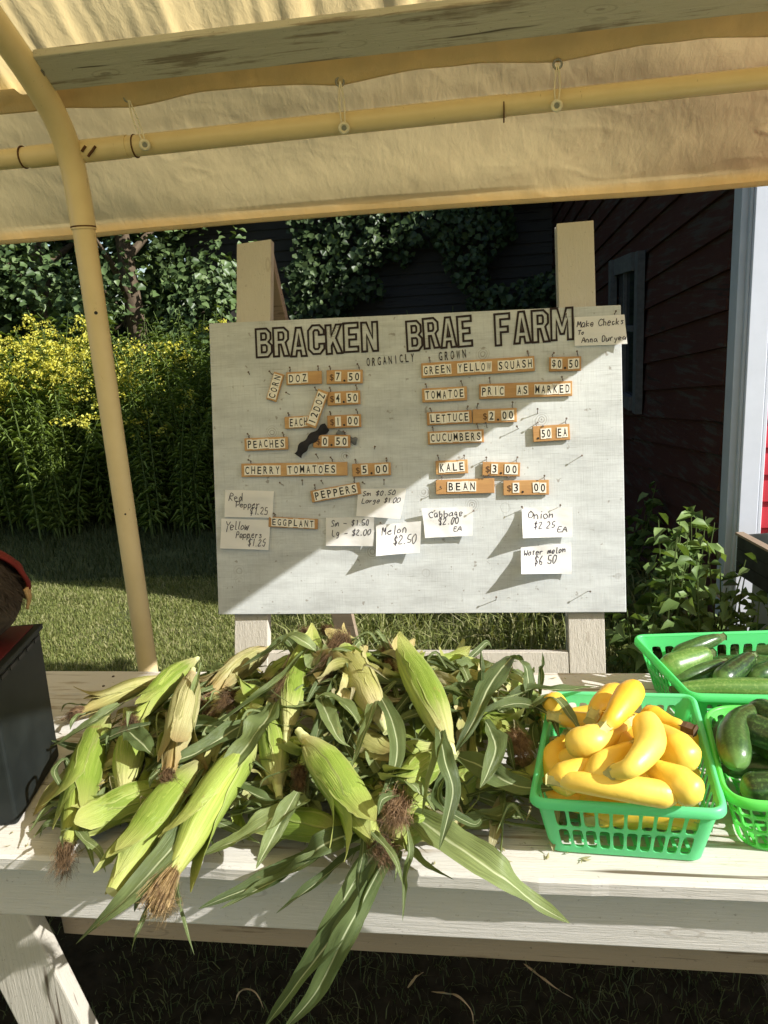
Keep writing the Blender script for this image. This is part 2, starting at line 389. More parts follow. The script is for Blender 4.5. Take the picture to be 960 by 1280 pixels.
M['crate'] = simple('dark_stained_crate', (.04, .045, .042), .8, .2, .3, 20, .3)
M['glass'] = simple('dark_window_glass', (.015, .018, .02), .08, .5, .1, 10, 0)
M['win_frame'] = simple('weathered_window_frame', (.11, .115, .115), .8, .2, .2, 30, .3)
M['roof'] = simple('barn_roof_shingle', (.10, .09, .085), .9, .1, .2, 15, .3)
def ground_mat():
    t = NT('lawn_soil', .95, .05); c = t.wcoord(); n = t.noise(c, 30, 6); n2 = t.noise(c, 2, 3)
    t.color(t.mix(n2, t.mix(n, (.08, .10, .035), (.14, .16, .06)), t.mix(n, (.10, .11, .045), (.16, .16, .075)))); t.bump(n, .6, .02); return t.m
M['ground'] = ground_mat()
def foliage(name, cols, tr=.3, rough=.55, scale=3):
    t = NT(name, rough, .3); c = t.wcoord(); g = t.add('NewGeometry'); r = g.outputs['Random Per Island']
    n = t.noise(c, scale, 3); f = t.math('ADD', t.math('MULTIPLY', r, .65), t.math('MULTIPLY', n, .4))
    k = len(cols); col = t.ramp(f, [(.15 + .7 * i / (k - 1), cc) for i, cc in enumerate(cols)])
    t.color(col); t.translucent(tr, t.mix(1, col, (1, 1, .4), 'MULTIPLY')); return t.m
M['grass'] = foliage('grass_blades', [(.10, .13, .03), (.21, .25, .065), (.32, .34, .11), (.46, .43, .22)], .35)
M['shade_painted_grass'] = foliage('rough_grass_painted_shade', [(.035, .055, .016), (.07, .095, .03), (.11, .125, .05)], .2)  # blades coloured darker than the lawn, standing in for shade
M['weed'] = foliage('weed_leaves', [(.08, .14, .04), (.16, .25, .07), (.25, .35, .12)], .3, .42)
M['vine'] = foliage('vine_leaves', [(.022, .040, .014), (.05, .08, .028), (.12, .17, .065)], .22, .4)
M['hedge'] = foliage('dark_tree_leaves', [(.05, .085, .03), (.11, .17, .06), (.19, .26, .10)], .2, .4)
M['golden_leaf'] = foliage('goldenrod_leaves', [(.10, .16, .03), (.19, .27, .055), (.28, .36, .09)], .3)
M['golden_flower'] = foliage('goldenrod_flowers', [(.50, .46, .05), (.66, .61, .07), (.74, .72, .18)], .3)
M['stem'] = simple('green_stem', (.10, .14, .04), .7, .2)
M['bark'] = simple('brown_bark', (.12, .09, .06), .9, .1, .3, 20, .6, .01)
M['cord'] = simple('dry_straw', (.38, .31, .18), .8, .1)

# ------------------------------------------------------------------ setting: ground, lawn
g = MB(); n = 60
def gz(x, y): return .03 * nz(x * .7, y * .7, 0) if -6 < x < 5 and 0 < y < 12 else 0
rows = []
xs = [-300, -80, -30, -12] + [lerp(-8, 6, i / n) for i in range(n + 1)] + [12, 40, 120, 300]
ys = [-200, -60, -20, -6] + [lerp(-3, 13, i / n) for i in range(n + 1)] + [20, 40, 100, 300]
for y in ys: rows.append([V((x, y, gz(x, y) + max(0, min(3.0, (y - 12) * .12)))) for x in xs])
g.quadgrid(rows); tag(g.build('ground', M['ground'], smooth=True), kind='structure')

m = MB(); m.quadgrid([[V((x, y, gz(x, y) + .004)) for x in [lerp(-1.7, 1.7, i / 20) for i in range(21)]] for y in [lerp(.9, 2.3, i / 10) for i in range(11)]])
M['shade_painted_soil'] = simple('under_table_painted_shade', (.022, .020, .014), .95, .05, .4, 25, .6, .01); tag(m.build('shade_painted_soil', M['shade_painted_soil'], smooth=True), kind='structure')  # dark sheet that paints shade onto the ground under the table

def tri_mesh(name, verts, faces, mat, parent=None, kind='stuff'):
    me = bpy.data.meshes.new(name); nv = len(verts); nf = len(faces); k = faces.shape[1]
    me.vertices.add(nv); me.vertices.foreach_set('co', verts.astype(np.float32).ravel())
    me.loops.add(nf * k); me.polygons.add(nf)
    me.loops.foreach_set('vertex_index', faces.astype(np.int32).ravel())
    me.polygons.foreach_set('loop_start', np.arange(0, nf * k, k, dtype=np.int32))
    me.update(calc_edges=True); me.materials.append(mat)
    o = bpy.data.objects.new(name, me); link(o, parent)
    if kind: o['kind'] = kind
    return o
R_ = np.random.default_rng(5)
def blades(X, Y, Z, H, Wd, lean, seed=0):
    n = len(X); a = R_.uniform(0, 2 * np.pi, n); b = R_.uniform(0, 2 * np.pi, n)
    dx, dy = np.cos(a) * Wd / 2, np.sin(a) * Wd / 2; lx, ly = np.cos(b) * lean * H, np.sin(b) * lean * H
    v = np.zeros((n, 5, 3))
    v[:, 0] = np.stack([X - dx, Y - dy, Z], 1); v[:, 1] = np.stack([X + dx, Y + dy, Z], 1)
    hm = .62
    v[:, 2] = np.stack([X - dx * .75 + lx * .3, Y - dy * .75 + ly * .3, Z + H * hm], 1)
    v[:, 3] = np.stack([X + dx * .75 + lx * .3, Y + dy * .75 + ly * .3, Z + H * hm], 1)
    v[:, 4] = np.stack([X + lx, Y + ly, Z + H * (1 - .35 * lean)], 1)
    i = np.arange(n)[:, None] * 5
    f = np.concatenate([i + np.array([[0, 1, 3]]), i + np.array([[0, 3, 2]]), i + np.array([[2, 3, 4]])])
    return v.reshape(-1, 3), f
def lawn(n, x0, x1, y0, y1, h0, h1, wd, name, label, lean=1.0, mat='grass'):
    X = R_.uniform(x0, x1, n); Y = R_.uniform(y0, y1, n)
    pat = np.array([nz(x * 3, y * 3, 3) for x, y in zip(X, Y)])
    keep = pat > -.55 + R_.uniform(-.2, .2, n); X, Y, pat = X[keep], Y[keep], pat[keep]; n = len(X)
    Z = np.array([gz(x, y) for x, y in zip(X, Y)]) - .003
    H = R_.uniform(h0, h1, n) * (1 + pat * .6)
    v, f = blades(X, Y, Z, H, R_.uniform(.6, 1.3, n) * wd, R_.uniform(.2, 1.0, n) * lean)
    return tag(tri_mesh(name, v, f, M[mat]), label, 'grass')
lawn(150000, -4.2, .7, 2.8, 4.62, .018, .045, .0042, 'lawn_grass', 'short mown lawn grass behind the table, sunlit near the board')
lawn(52000, -5.5, 1.2, 4.55, 8.2, .03, .10, .006, 'shade_painted_rough_grass', 'rough grass below the goldenrod, shade painted into its dark colour', 1.0, 'shade_painted_grass')
lawn(16000, -1.4, 1.4, .9, 2.6, .02, .07, .0028, 'under_table_grass', 'grass under and behind the table, shade painted into its dark colour', 1.3, 'shade_painted_grass')
lawn(6500, -1.0, 1.0, 2.75, 4.2, .12, .30, .008, 'long_grass_clumps', 'long unmown grass blades behind the foot of the sign', 1.2)
# ------------------------------------------------------------------ leaves as small folded faces
def leafcards(C_, N_, size, aspect=.8, droop=.25):
    """C_ centres (n,3), N_ normals (n,3): each leaf a six-point folded shape"""
    n = len(C_); N_ = N_ / np.linalg.norm(N_, axis=1)[:, None]
    rv = R_.normal(size=(n, 3)); U = np.cross(N_, rv); U /= np.linalg.norm(U, axis=1)[:, None]; W = np.cross(N_, U)
    s = np.asarray(size)[:, None] * np.ones((n, 1))
    prof = [(-.5, 0, 0), (-.12, .5, .16), (.22, .34, .10), (.62, 0, -droop), (.22, -.34, .10), (-.12, -.5, .16)]
    v = np.zeros((n, 6, 3))
    for k, (a, b, c) in enumerate(prof): v[:, k] = C_ + U * s * a + W * s * b * aspect + N_ * s * c
    i = np.arange(n)[:, None] * 6
    f = np.concatenate([i + np.array([[0, 1, 2]]), i + np.array([[0, 2, 3]]), i + np.array([[0, 3, 4]]), i + np.array([[0, 4, 5]])])
    return v.reshape(-1, 3), f
# ------------------------------------------------------------------ barn (right)
barn = thing('barn', 'old dark red clapboard barn with white corner trim on the right', 'barn', (1.0, 3.3, 0))
BX, BY = 1.075, 3.3
def wallx(y): return BX - .05 * (y - BY)
bm_ = MB(); Hh = 3.22
bm_.box((2.60, 7.2, Hh / 2), (1.62, 3.85, Hh / 2))
core = bm_.build('wall_core', M['barn_dark'], barn)
# left wall clapboards, laid in two lengths each, running back and sagging a little
sp = .152; ln = 8.0
def clap(p0, p1, h, out, mat, parent, name='board', th=.012):
    """one lapped board from p0 to p1 (bottom edge), leaning out at its foot"""
    p0, p1, out = V(p0), V(p1), V(out); up = V((0, 0, 1)); m = MB()
    a = [p0 + out * (th + .012), p0 + out * .002, p0 + up * h + out * .001, p0 + up * h + out * .005]
    b = [q + (p1 - p0) for q in a]
    for i in range(4): j = (i + 1) % 4; m.poly([a[i], b[i], b[j], a[j]])
    m.poly(a[::-1]); m.poly(b)
    return m.build(name, mat, parent, fix=True)
k = 0; z = -.10
while z < Hh + .7:
    cuts = [BY + .085, BY + rnd.uniform(1.5, 5.5), BY + 7.4]
    for y0, y1 in zip(cuts, cuts[1:]):
        jit = rnd.uniform(-.008, .008)
        za, zb = z - .11 * (y0 - BY) + jit, z - .11 * (y1 - BY) + jit
        if max(za, zb) < -.05 or zb > Hh: continue
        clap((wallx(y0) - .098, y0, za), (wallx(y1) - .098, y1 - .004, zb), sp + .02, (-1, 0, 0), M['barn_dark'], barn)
    z += sp
z = 0
while z < Hh:
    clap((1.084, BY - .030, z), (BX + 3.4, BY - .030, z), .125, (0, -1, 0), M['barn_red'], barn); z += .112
m = MB(); m.box((1.0365, BY - .025, Hh / 2), (.0365, .035, Hh / 2)); bevel(m.build('corner_board', M['trim'], barn), .003)
m = MB(); m.box((1.0815, BY - .036, Hh / 2), (.008, .022, Hh / 2)); bevel(m.build('corner_bead', M['trim'], barn), .003)
m = MB(); m.box((.977, BY + .03, Hh / 2), (.015, .05, Hh / 2)); bevel(m.build('corner_side_board', M['trim_side'], barn), .003)
m = MB(); m.box((.9935, BY - .012, Hh / 2), (.006, .03, Hh / 2)); bevel(m.build('corner_filler', M['trim_side'], barn), .003)
m = MB()
for sgn in (-1, 1):
    x0 = BX - .35 if sgn < 0 else BX + 4.2; xm = BX + 1.95; zt = Hh + 1.15
    a = [V((x0, BY - .3, Hh - .02)), V((xm, BY - .3, zt)), V((xm, BY + 8, zt)), V((x0, BY + 8, Hh - .02))]
    m.poly(a); m.poly([q + V((0, 0, .05)) for q in a][::-1])
    for i in range(4): m.poly([a[i], a[(i + 1) % 4], a[(i + 1) % 4] + V((0, 0, .05)), a[i] + V((0, 0, .05))])
m.build('roof', M['roof'], barn)
m = MB(); m.poly([(BX - .3, BY - .02, Hh - .03), (BX + 4.1, BY - .02, Hh - .03), (BX + 1.95, BY - .02, Hh + 1.13)]); m.build('gable', M['barn_red'], barn)
# window on the shaded left wall
wy0, wy1, wz0, wz1 = 4.75, 5.50, 1.02, 1.84
def wbox(m, y, z, hy, hz, d, e=.02): m.box((wallx(y) - .11 - d, y, z), (e, hy, hz))
fr = MB()
for y, z_, hy, hz in ((wy0, (wz0 + wz1) / 2, .05, (wz1 - wz0) / 2 + .05), (wy1, (wz0 + wz1) / 2, .05, (wz1 - wz0) / 2 + .05), ((wy0 + wy1) / 2, wz0, (wy1 - wy0) / 2 - .05, .04), ((wy0 + wy1) / 2, wz1, (wy1 - wy0) / 2 - .05, .05)):
    wbox(fr, y, z_, hy, hz, .035)
win = fr.build('window', M['win_frame'], barn)
pn = MB(); wbox(pn, (wy0 + wy1) / 2, (wz0 + wz1) / 2, (wy1 - wy0) / 2 - .045, (wz1 - wz0) / 2 - .04, .022, .004); pn.build('pane', M['glass'], win, org=barn.location)
pn = MB(); wbox(pn, (wy0 + wy1) / 2, (wz0 + wz1) / 2, .014, (wz1 - wz0) / 2 - .04, .032, .012); wbox(pn, (wy0 + wy1) / 2, (wz0 + wz1) / 2 + .03, (wy1 - wy0) / 2 - .05, .016, .034, .012); pn.build('muntin', M['win_frame'], win, org=barn.location)
# ------------------------------------------------------------------ old shed behind
shed = thing('shed', 'weathered dark grey clapboard shed half covered in vines behind the sign', 'shed', (-1.4, 8.8, 0))
m = MB(); m.box((-1.2, 10, 2.1), (2.2, 1.17, 2.1)); m.build('wall_core', M['shed_dark'], shed)
z = 0
while z < 4.2:
    clap((-3.4, 8.82, z), (1.0, 8.82, z), .135, (0, -1, 0), M['shed_dark'], shed, 'board', .018); z += .115
m = MB(); m.box((-1.2, 9.55, 4.3), (2.6, 1.9, .06)); m.build('roof', M['roof'], shed)  # eave drawn far forward to keep sky light off the vines

def scatter(name, label, cat, n, fn, size, mat, kind='stuff', **kw):
    C_ = []; N_ = []
    while len(C_) < n:
        r = fn()
        if r: C_.append(r[0]); N_.append(r[1])
    v, f = leafcards(np.array(C_), np.array(N_), R_.uniform(.6, 1.25, n) * size, **kw)
    o = tri_mesh(name, v, f, mat, kind=kind)
    return tag(o, label, cat) if label else o
def vine_pt():
    x = rnd.uniform(-3.5, 1.3); zz = rnd.uniform(.2, 4.6)
    d = nz(x * .9, zz * .9, 4) + .5 * nz(x * 2.5, zz * 2.5, 9)
    if -3.35 < x < -2.15 and 1.2 < zz < 2.75 + .3 * nz(x * 3, 0, 2): d -= .9
    if d < -.16: return None
    return (x, 8.72 - rnd.random() ** 1.5 * (.5 + d * .6), zz), (rnd.gauss(0, .5), -1, rnd.gauss(.5, .5))
scatter('shed_vines', 'leafy vines climbing over the grey shed behind the sign', 'vine', 14000, vine_pt, .065, M['vine'], aspect=1.1)
def sparkle_pt():
    x = rnd.gauss(-1.72, .12); zz = rnd.uniform(1.0, 2.5); return (x + .12 * math.sin(zz * 5), 5.9 + rnd.gauss(0, .08), zz), (rnd.gauss(.4, .5), -.6, rnd.gauss(.5, .5))
# trees behind on the left (each with trunk and crown)
def tree(x, y, h, rx, label, n, leaf, zlo):
    t_ = thing('tree', label, 'tree', (x, y, 0), 'trees behind the goldenrod')
    m = MB(); m.tube([(x, y, -.1), (x + .05, y, h * .3), (x - .05, y + .1, h * .6), (x + .1, y, h * .85)], [.14, .11, .07, .03], 8)
    for k in range(7):
        a = k * 2.4; z0 = h * (.25 + .08 * k); m.tube([(x, y, z0), (x + math.cos(a) * rx * .4, y + math.sin(a) * rx * .4, z0 + .35), (x + math.cos(a) * rx * .8, y + math.sin(a) * rx * .8, z0 + .6)], [.05, .03, .012], 5)
    m.build('trunk', M['bark'], t_, smooth=True)
    C_, N_ = [], []
    cl = [(rnd.uniform(-1, 1) * rx, rnd.uniform(-1, 1) * rx * .8, rnd.uniform(zlo, h), rnd.uniform(.3, .65)) for _ in range(34)]
    while len(C_) < n:
        cx, cy, cz, cr = rnd.choice(cl); d = V((rnd.gauss(0, 1), rnd.gauss(0, 1), rnd.gauss(0, 1))).normalized(); r = cr * rnd.random() ** .35
        C_.append((cx + d.x * r, cy + d.y * r, cz + d.z * r * .7)); N_.append((d.x + rnd.gauss(0, .5), d.y + rnd.gauss(0, .5) - .3, abs(d.z) + .4))
    v, f = leafcards(np.array(C_), np.array(N_), R_.uniform(.6, 1.25, n) * leaf, 1.0)
    tri_mesh('crown', v, f, M['hedge'], t_)
tree(-4.9, 8.3, 4.8, 1.3, 'broad leafy tree at far left with pale sunlit leaves above the goldenrod', 9500, .072, .9)
tree(-3.7, 7.9, 4.8, 1.0, 'leafy tree between the canopy post and the shed', 8000, .07, 1.0)
tree(-6.8, 8.6, 4.8, 1.4, 'leafy tree at the left edge beyond the goldenrod', 5600, .08, .6)
for tx, ty in ((-8.6, 3.2), (-9.4, 5.6), (-8.2, 7.6)):  # added trees out of view, cutting sky light on the lawn
    tree(tx, ty, 7.5, 1.9, 'tall unseen tree left of the lawn, added to block sky light', 2600, .26, 1.6)
def hedge_pt(): return (rnd.uniform(-10, 2), rnd.uniform(9, 12.5), rnd.random() * 8.0), (rnd.gauss(0, .6), -1, rnd.gauss(.4, .5))
scatter('far_woods', 'dark leafy woods filling the background behind the shed and trees', 'woods', 22000, hedge_pt, .22, M['hedge'])
# ------------------------------------------------------------------ goldenrod
def goldenrod_mesh(seed, h, flower):
    i_ = seed - 30
    r = random.Random(seed); st = MB(); C_, N_, Sz = [], [], []; F_, FN, FS = [], [], []
    for s_ in range(5):
        a = r.uniform(0, 6.28); rad = r.uniform(0, .12); bx, by = math.cos(a) * rad, math.sin(a) * rad; lk = r.uniform(-.25, .25)
        hh = h * r.uniform(.62, 1.05); lx, ly = r.gauss(0, .16), r.gauss(0, .16)
        pt = lambda t: V((bx + lx * t * t, by + ly * t * t, hh * t))
        st.tube([pt(i / 5) for i in range(6)], [.005 * (1 - .13 * i) for i in range(6)], 4, False)
        for k in range(96):
            t = .10 + .87 * k / 96; an = k * 2.4 + r.uniform(-.6, .6); p = pt(t); d = V((math.cos(an), math.sin(an), r.uniform(-.3, .5))); L_ = .066 * (1.1 - .5 * t) * r.uniform(.6, 1.3)
            C_.append(p + d * L_ * .5 + V((0, 0, .01))); N_.append((d, t)); Sz.append(L_)
        if flower:
            for br in range(7 if i_ == 0 else 5 if i_ == 1 else 3):
                t = .84 + .018 * br; an = br * 2.4 + s_; L_ = .17 * (1 - .085 * br); p0 = pt(min(t, 1)); d = V((math.cos(an), math.sin(an), 0))
                for q in range(44):
                    u = r.random(); p = p0 + d * L_ * u + V((0, 0, L_ * (.9 * u - .8 * u * u))) + V((r.gauss(0, .008), r.gauss(0, .008), r.gauss(0, .008)))
                    F_.append(p); FN.append((r.gauss(0, 1), r.gauss(0, 1), r.gauss(.6, 1))); FS.append(r.uniform(.007, .014))
    vv = []; ff = []
    for p, (d, t), L_ in zip(C_, N_, Sz):
        b = len(vv); sd = V((-d.y, d.x, 0)) * L_ * .10; a0 = p - d * L_ * .5; a1 = p + d * L_ * .55 - V((0, 0, L_ * .3)); mm = p + V((0, 0, L_ * .12))
        vv += [a0, mm + sd, a1, mm - sd]; ff += [(b, b + 1, b + 2), (b, b + 2, b + 3)]
    v1 = np.array([tuple(x) for x in vv]); f1 = np.array(ff)
    out = [st, (v1, f1)]
    if flower:
        out.append(leafcards(np.array([tuple(x) for x in F_]), np.array(FN), np.array(FS), 1.0))
    return out
protos = []
for i in range(5):
    fl = i < 3; d = goldenrod_mesh(30 + i, 1.0, fl)
    e = thing('goldenrod_plant', 'x', 'plant'); d[0].build('stem', M['stem'], e)
    lf = tri_mesh('leaves', d[1][0], d[1][1], M['golden_leaf'], e)
    if fl: tri_mesh('flower_plume', d[2][0], d[2][1], M['golden_flower'], e)
    protos.append(e)
def dup(root, loc, rz=0, sc=(1, 1, 1), name=None):
    c = root.copy(); COL.objects.link(c); c.location = loc; c.rotation_euler = (0, 0, rz); c.scale = sc
    for ch in list(root.children):
        d = ch.copy(); COL.objects.link(d); d.parent = c
    return c
used = set()
def put_plant(pi, loc, rz, sc, label, group):
    if pi in used: o = dup(protos[pi], loc, rz, sc)
    else: o = protos[pi]; used.add(pi); o.location = loc; o.rotation_euler = (0, 0, rz); o.scale = sc
    tag(o, label, 'plant', group)
for i in range(120):
    if i < 62: y = rnd.uniform(5.7, 7.1); x = y * rnd.uniform(-.80, -.50)
    else: y = rnd.uniform(5.7, 7.1); x = y * rnd.uniform(-.52, -.355)
    left = x / y < -.47
    pl_ = 0
    h = (1.70 if left else 1.62) + rnd.uniform(-.50, .12) + (y - 6.1) * .08
    if x / y > -.40: h += .10
    flo = (rnd.random() < (.32 if left else .20)) and h > 1.45
    pi = (rnd.choice((0, 0, 1)) if left else rnd.choice((1, 2, 2))) if flo else rnd.choice((3, 4))
    w_ = rnd.uniform(1.1, 1.9)
    put_plant(pi, (x, y, gz(x, y) - .02), rnd.uniform(0, 6.28), (w_, w_, h),
              'flowering yellow goldenrod plant in the thicket left of the sign' if flo else 'leafy goldenrod plant without open flowers in the thicket left of the sign',
              'flowering goldenrod plants' if flo else 'goldenrod plants without flowers')
for x, y, h, lab in ((-.35, 5.4, 1.75, 'tall green goldenrod plant standing in shade behind the top of the sign'), (-1.15, 6.0, 1.6, 'shaded leafy plant between the left easel leg and the sign lettering')):
    put_plant(3, (x, y, 0), 1, (1.2, 1.2, h), lab, None)
# ------------------------------------------------------------------ weeds on the right and by the easel
def weed(x, y, h, n, leaf, label, spread=.12):
    e = thing('weed_plant', label, 'plant', (x, y, 0), None)
    st = MB(); C_, N_, Z_ = [], [], []
    for s_ in range(6):
        a = rnd.uniform(0, 6.28); l = rnd.uniform(.2, 1) * spread; hh = h * rnd.uniform(.65, 1.05)
        pts = [V((x + math.cos(a) * l * (t ** 1.3) * 1.3, y + math.sin(a) * l * (t ** 1.3) * 1.3, hh * t)) for t in (0, .3, .6, .85, 1)]
        st.tube(pts, [.005, .004, .0035, .003, .002], 5, False)
        sp_ = spline(pts, n)
        for k in range(2, n + 1):
            an = k * 2.4; d = V((math.cos(an), math.sin(an), .25)); L_ = leaf * (1.15 - .6 * k / n) * rnd.uniform(.7, 1.2)
            C_.append(tuple(sp_[k] + d * L_ * .6 - V((x, y, 0)))); N_.append((d.x * .4 + rnd.gauss(0, .25), d.y * .4 + rnd.gauss(0, .25), 1)); Z_.append(L_)
    st.build('stem', M['stem'], e)
    v, f = leafcards(np.array(C_), np.array(N_), np.array(Z_), .72, .35); tri_mesh('leaves', v, f, M['weed'], e)
W = [(.60, 2.72, .78, 18, .11, 'tall sunlit weed closest to the lower right edge of the sign'),
     (.74, 2.70, .72, 16, .10, 'leafy weed above the left end of the far green basket'),
     (.84, 2.80, .70, 14, .095, 'sunlit weed between the sign and the dark crate'),
     (.66, 2.95, .80, 16, .115, 'bushy broad leaved weed lit by the sun beside the right edge of the sign'),
     (.52, 2.7, .56, 14, .10, 'low leafy weed behind the right easel leg'),
     (.80, 3.10, .78, 12, .12, 'leafy weed in front of the barn corner trim'),
     (.95, 2.45, .60, 14, .08, 'narrow leaved weed below the dark crate on the right'),
     (.82, 2.35, .50, 12, .07, 'small weed just behind the far green basket'),
     (.62, 2.35, .42, 12, .07, 'low shaded weed between the sign and the far green basket'),
     (1.05, 2.65, .55, 12, .09, 'weed growing against the dark crate'),
     (.75, 4.2, .7, 12, .12, 'shaded weed at the foot of the dark barn wall'),
     (.98, 2.30, .52, 14, .075, 'narrow leaved weed at the right edge of the photo above the far basket'),
     (.88, 2.62, .66, 14, .09, 'leafy weed between the barn trim and the dark crate'),
     (1.12, 2.30, .60, 14, .07, 'weed sprawling in front of the concrete block'),
     (.55, 3.6, .55, 12, .11, 'dark leafy weed between the sign and the barn wall')]
for a in W: weed(*a)
# ------------------------------------------------------------------ dark crate on the right
cr = thing('planter_crate', 'dark wooden crate with pale worn rim standing before the white barn corner', 'crate', (1.12, 2.86, .42))
a0 = onz(922, 668, .75); a1 = onz(985, 702, .75); dv = (a1 - a0); dv.z = 0; L_ = dv.length; ux = dv.normalized(); uy = V((-ux.y, ux.x, 0))
if uy.x < 0: uy = -uy
def cbox(m, s0, s1, t0, t1, z0, z1):
    M3 = Matrix((ux, uy, V((0, 0, 1)))).transposed(); c = a0 + ux * (s0 + s1) / 2 + uy * (t0 + t1) / 2; c.z = (z0 + z1) / 2
    m.box(c, (abs(s1 - s0) / 2, abs(t1 - t0) / 2, (z1 - z0) / 2), M3)
for k in range(3):
    m = MB(); cbox(m, 0, .5, 0, .018, .60 - .0 + k * .05, .648 + k * .05); m.build('slat', M['crate'], cr)
    m = MB(); cbox(m, 0, .5, .38, .40, .60 + k * .05, .648 + k * .05); m.build('slat', M['crate'], cr)
m = MB(); cbox(m, .002, .018, .02, .378, .60, .748); cbox(m, .48, .498, .02, .378, .60, .748); m.build('end_panel', M['crate'], cr)
m = MB(); cbox(m, .02, .478, .02, .378, .60, .69); m.build('soil_bed', M['ground'], cr)
m = MB(); cbox(m, -.006, .506, -.006, .024, .7485, .757); m.build('rim', M['bare_wood'], cr)
cs = thing('concrete_block', 'pale concrete block under the dark crate', 'block', (1.1, 2.8, .0))
m = MB(); cbox(m, .06, .46, .03, .36, 0, .597); bevel(m.build('block_body', M['trim_side'], cs), .01)

# ------------------------------------------------------------------ canopy
can = thing('canopy', 'tan fabric canopy on a painted pipe frame over the vegetable table', 'canopy', (-1.113, 2.147, 0))
XL, XR = -2.9, .90
profA = [(-1.469, 2.1085), (-1.356, 2.278), (-0.678, 2.7526), (0.339, 3.1594), (1.017, 2.843), (1.5255, 2.5605), (1.808, 2.4249), (1.9436, 2.3481), (2.034, 2.2814), (2.0961, 2.2328)]
def sheet(prof, nx, ny, disp, x0=XL, x1=XR):
    pr = spline([V((0, a, b)) for a, b in prof], ny); rows = []
    for i, p in enumerate(pr):
        t = (pr[min(i + 1, ny)] - pr[max(i - 1, 0)]).normalized(); nrm = V((0, -t.z, t.y))
        if nrm.z < 0: nrm = -nrm
        if abs(nrm.z) < 1e-3: nrm = V((0, 1, 0))
        rows.append([V((x0 + (x1 - x0) * j / nx, p.y, p.z)) + nrm * disp(x0 + (x1 - x0) * j / nx, i / ny, p) for j in range(nx + 1)])
    return rows
def dispA(x, t, p):
    k = max(0, (t - .55) / .45)
    w_ = nz(x * 7 + t * 4, t * 3, 1) * .022 + nz(x * 19 + t * 6, t * 6, 5) * .013 + nz(x * 45, t * 9, 7) * .004
    return w_ * (k * 1.0) + nz(x * 1.5, t * 5, 8) * .02 * (1 - k) + .012 * k
m = MB(); m.quadgrid(sheet(profA, 420, 80, dispA)); m.build('roof_cover', M['tarp'], can, smooth=True)
# hem band of the roof cover, gathered between the grommets
gx = [onv.x for onv in (ony(160, 122, 2.1357), ony(425, 102, 2.1357), ony(697, 80, 2.1357))]
gxs = [gx[0] - 2 * (gx[1] - gx[0]), gx[0] - (gx[1] - gx[0])] + gx + [gx[2] + (gx[2] - gx[1])]
def scallop(x):
    d = min(abs(x - q) for q in gxs); return min(1, d / .2)
rows = []
for i in range(13):
    t = i / 12; row = []
    for j in range(421):
        x = XL + (XR - XL) * j / 420; sc = scallop(x)
        y = lerp(2.0939, 2.1402 - .011 * sc, t); zz = lerp(2.2464, 2.1853 + .014 * sc, t)
        dd = nz(x * 8, t * 1.5, 3) * .004 + nz(x * 24, t * 2, 6) * .003 * (1 - t)
        row.append(V((x, y + dd * .7, zz + dd + .002)))
    rows.append(row)
m = MB(); m.quadgrid(rows); hb = m.build('hem_band', M['tarp_hem'], can, smooth=True)
sd_ = hb.modifiers.new('s', 'SOLIDIFY'); sd_.thickness = .004
# outer skirt and valance
profB = [(2.085, 2.295), (2.147, 2.253), (2.20, 2.19), (2.25, 2.12), (2.305, 2.05), (2.36, 1.98), (2.405, 1.912)]
def dispB(x, t, p):
    k = min(1, t / .4)
    w_ = nz(x * 1.6, t * 1.4, 2) * .022 + nz(x * 4 + t * 3, t * 2.2, 7) * .0055 + nz(x * 14 - t * 6, t * 6, 17) * .0007
    r_ = 1 - abs(nz(x * 5 + t * 2, t * 7, 11)) * 2.2
    r2 = 1 - abs(nz(x * 11 - t * 5, t * 10 + x * 3, 21)) * 2.2
    crease = max(0, r_) ** 6 * .0045 * max(0, nz(x * 1.3, t * 2, 31) + .05) + max(0, r2) ** 8 * .0016 * max(0, nz(x * 1.1, t * 2, 41))
    up = (1 - k) * nz(x * 14, t * 5, 13) * .003
    return (w_ * k * .8 + crease * (1 if t > .4 else .4) + up) * (1 if t < .93 else .75)
rB = sheet(profB, 520, 90, dispB)
# hem line sag: the lower edge bows a little
for row in rB:
    for p in row: p.z += -.012 * math.sin((p.x + .25) * 1.9) * max(0, (2.16 - p.z) / .28) * .5
m = MB(); m.quadgrid(rB); m.build('valance', M['valance'], can, smooth=True)
low = rB[-1]; rows = []
for i in range(7):
    t = i / 6; rows.append([V((p.x, p.y - .003 + .008 * t, p.z + .028 - .038 * t)) for p in low])
m = MB(); m.quadgrid(rows); vh = m.build('valance_hem', M['valance_hem'], can, smooth=True); q = vh.modifiers.new('s', 'SOLIDIFY'); q.thickness = .004
# gable end flap out of frame on the right: it shades the left of the board
edge = [(2.46, 1.86), (2.33, 1.864), (2.12, 1.866), (1.567, 1.93), (1.07, 1.99), (.85, 2.05), (.4, 2.19), (-.2, 2.30), (-1.28, 2.1)]
def roofz(y):
    pts = sorted(profA + [(2.2035, 2.1763), (2.26, 2.0351), (2.3278, 1.9051)]); return pw(y, pts)
rows = []
ee = spline([V((0, a, b)) for a, b in edge], 60)
for t in (0, .25, .5, .75, 1): rows.append([V((XR - .004 + .012 * nz(p.y * 4, t * 3, 2), p.y, lerp(p.z, max(p.z + .002, roofz(p.y) + .05), t))) for p in ee])
m = MB(); m.quadgrid(rows); m.build('gable_flap', M['tarp_hem'], can, smooth=True)
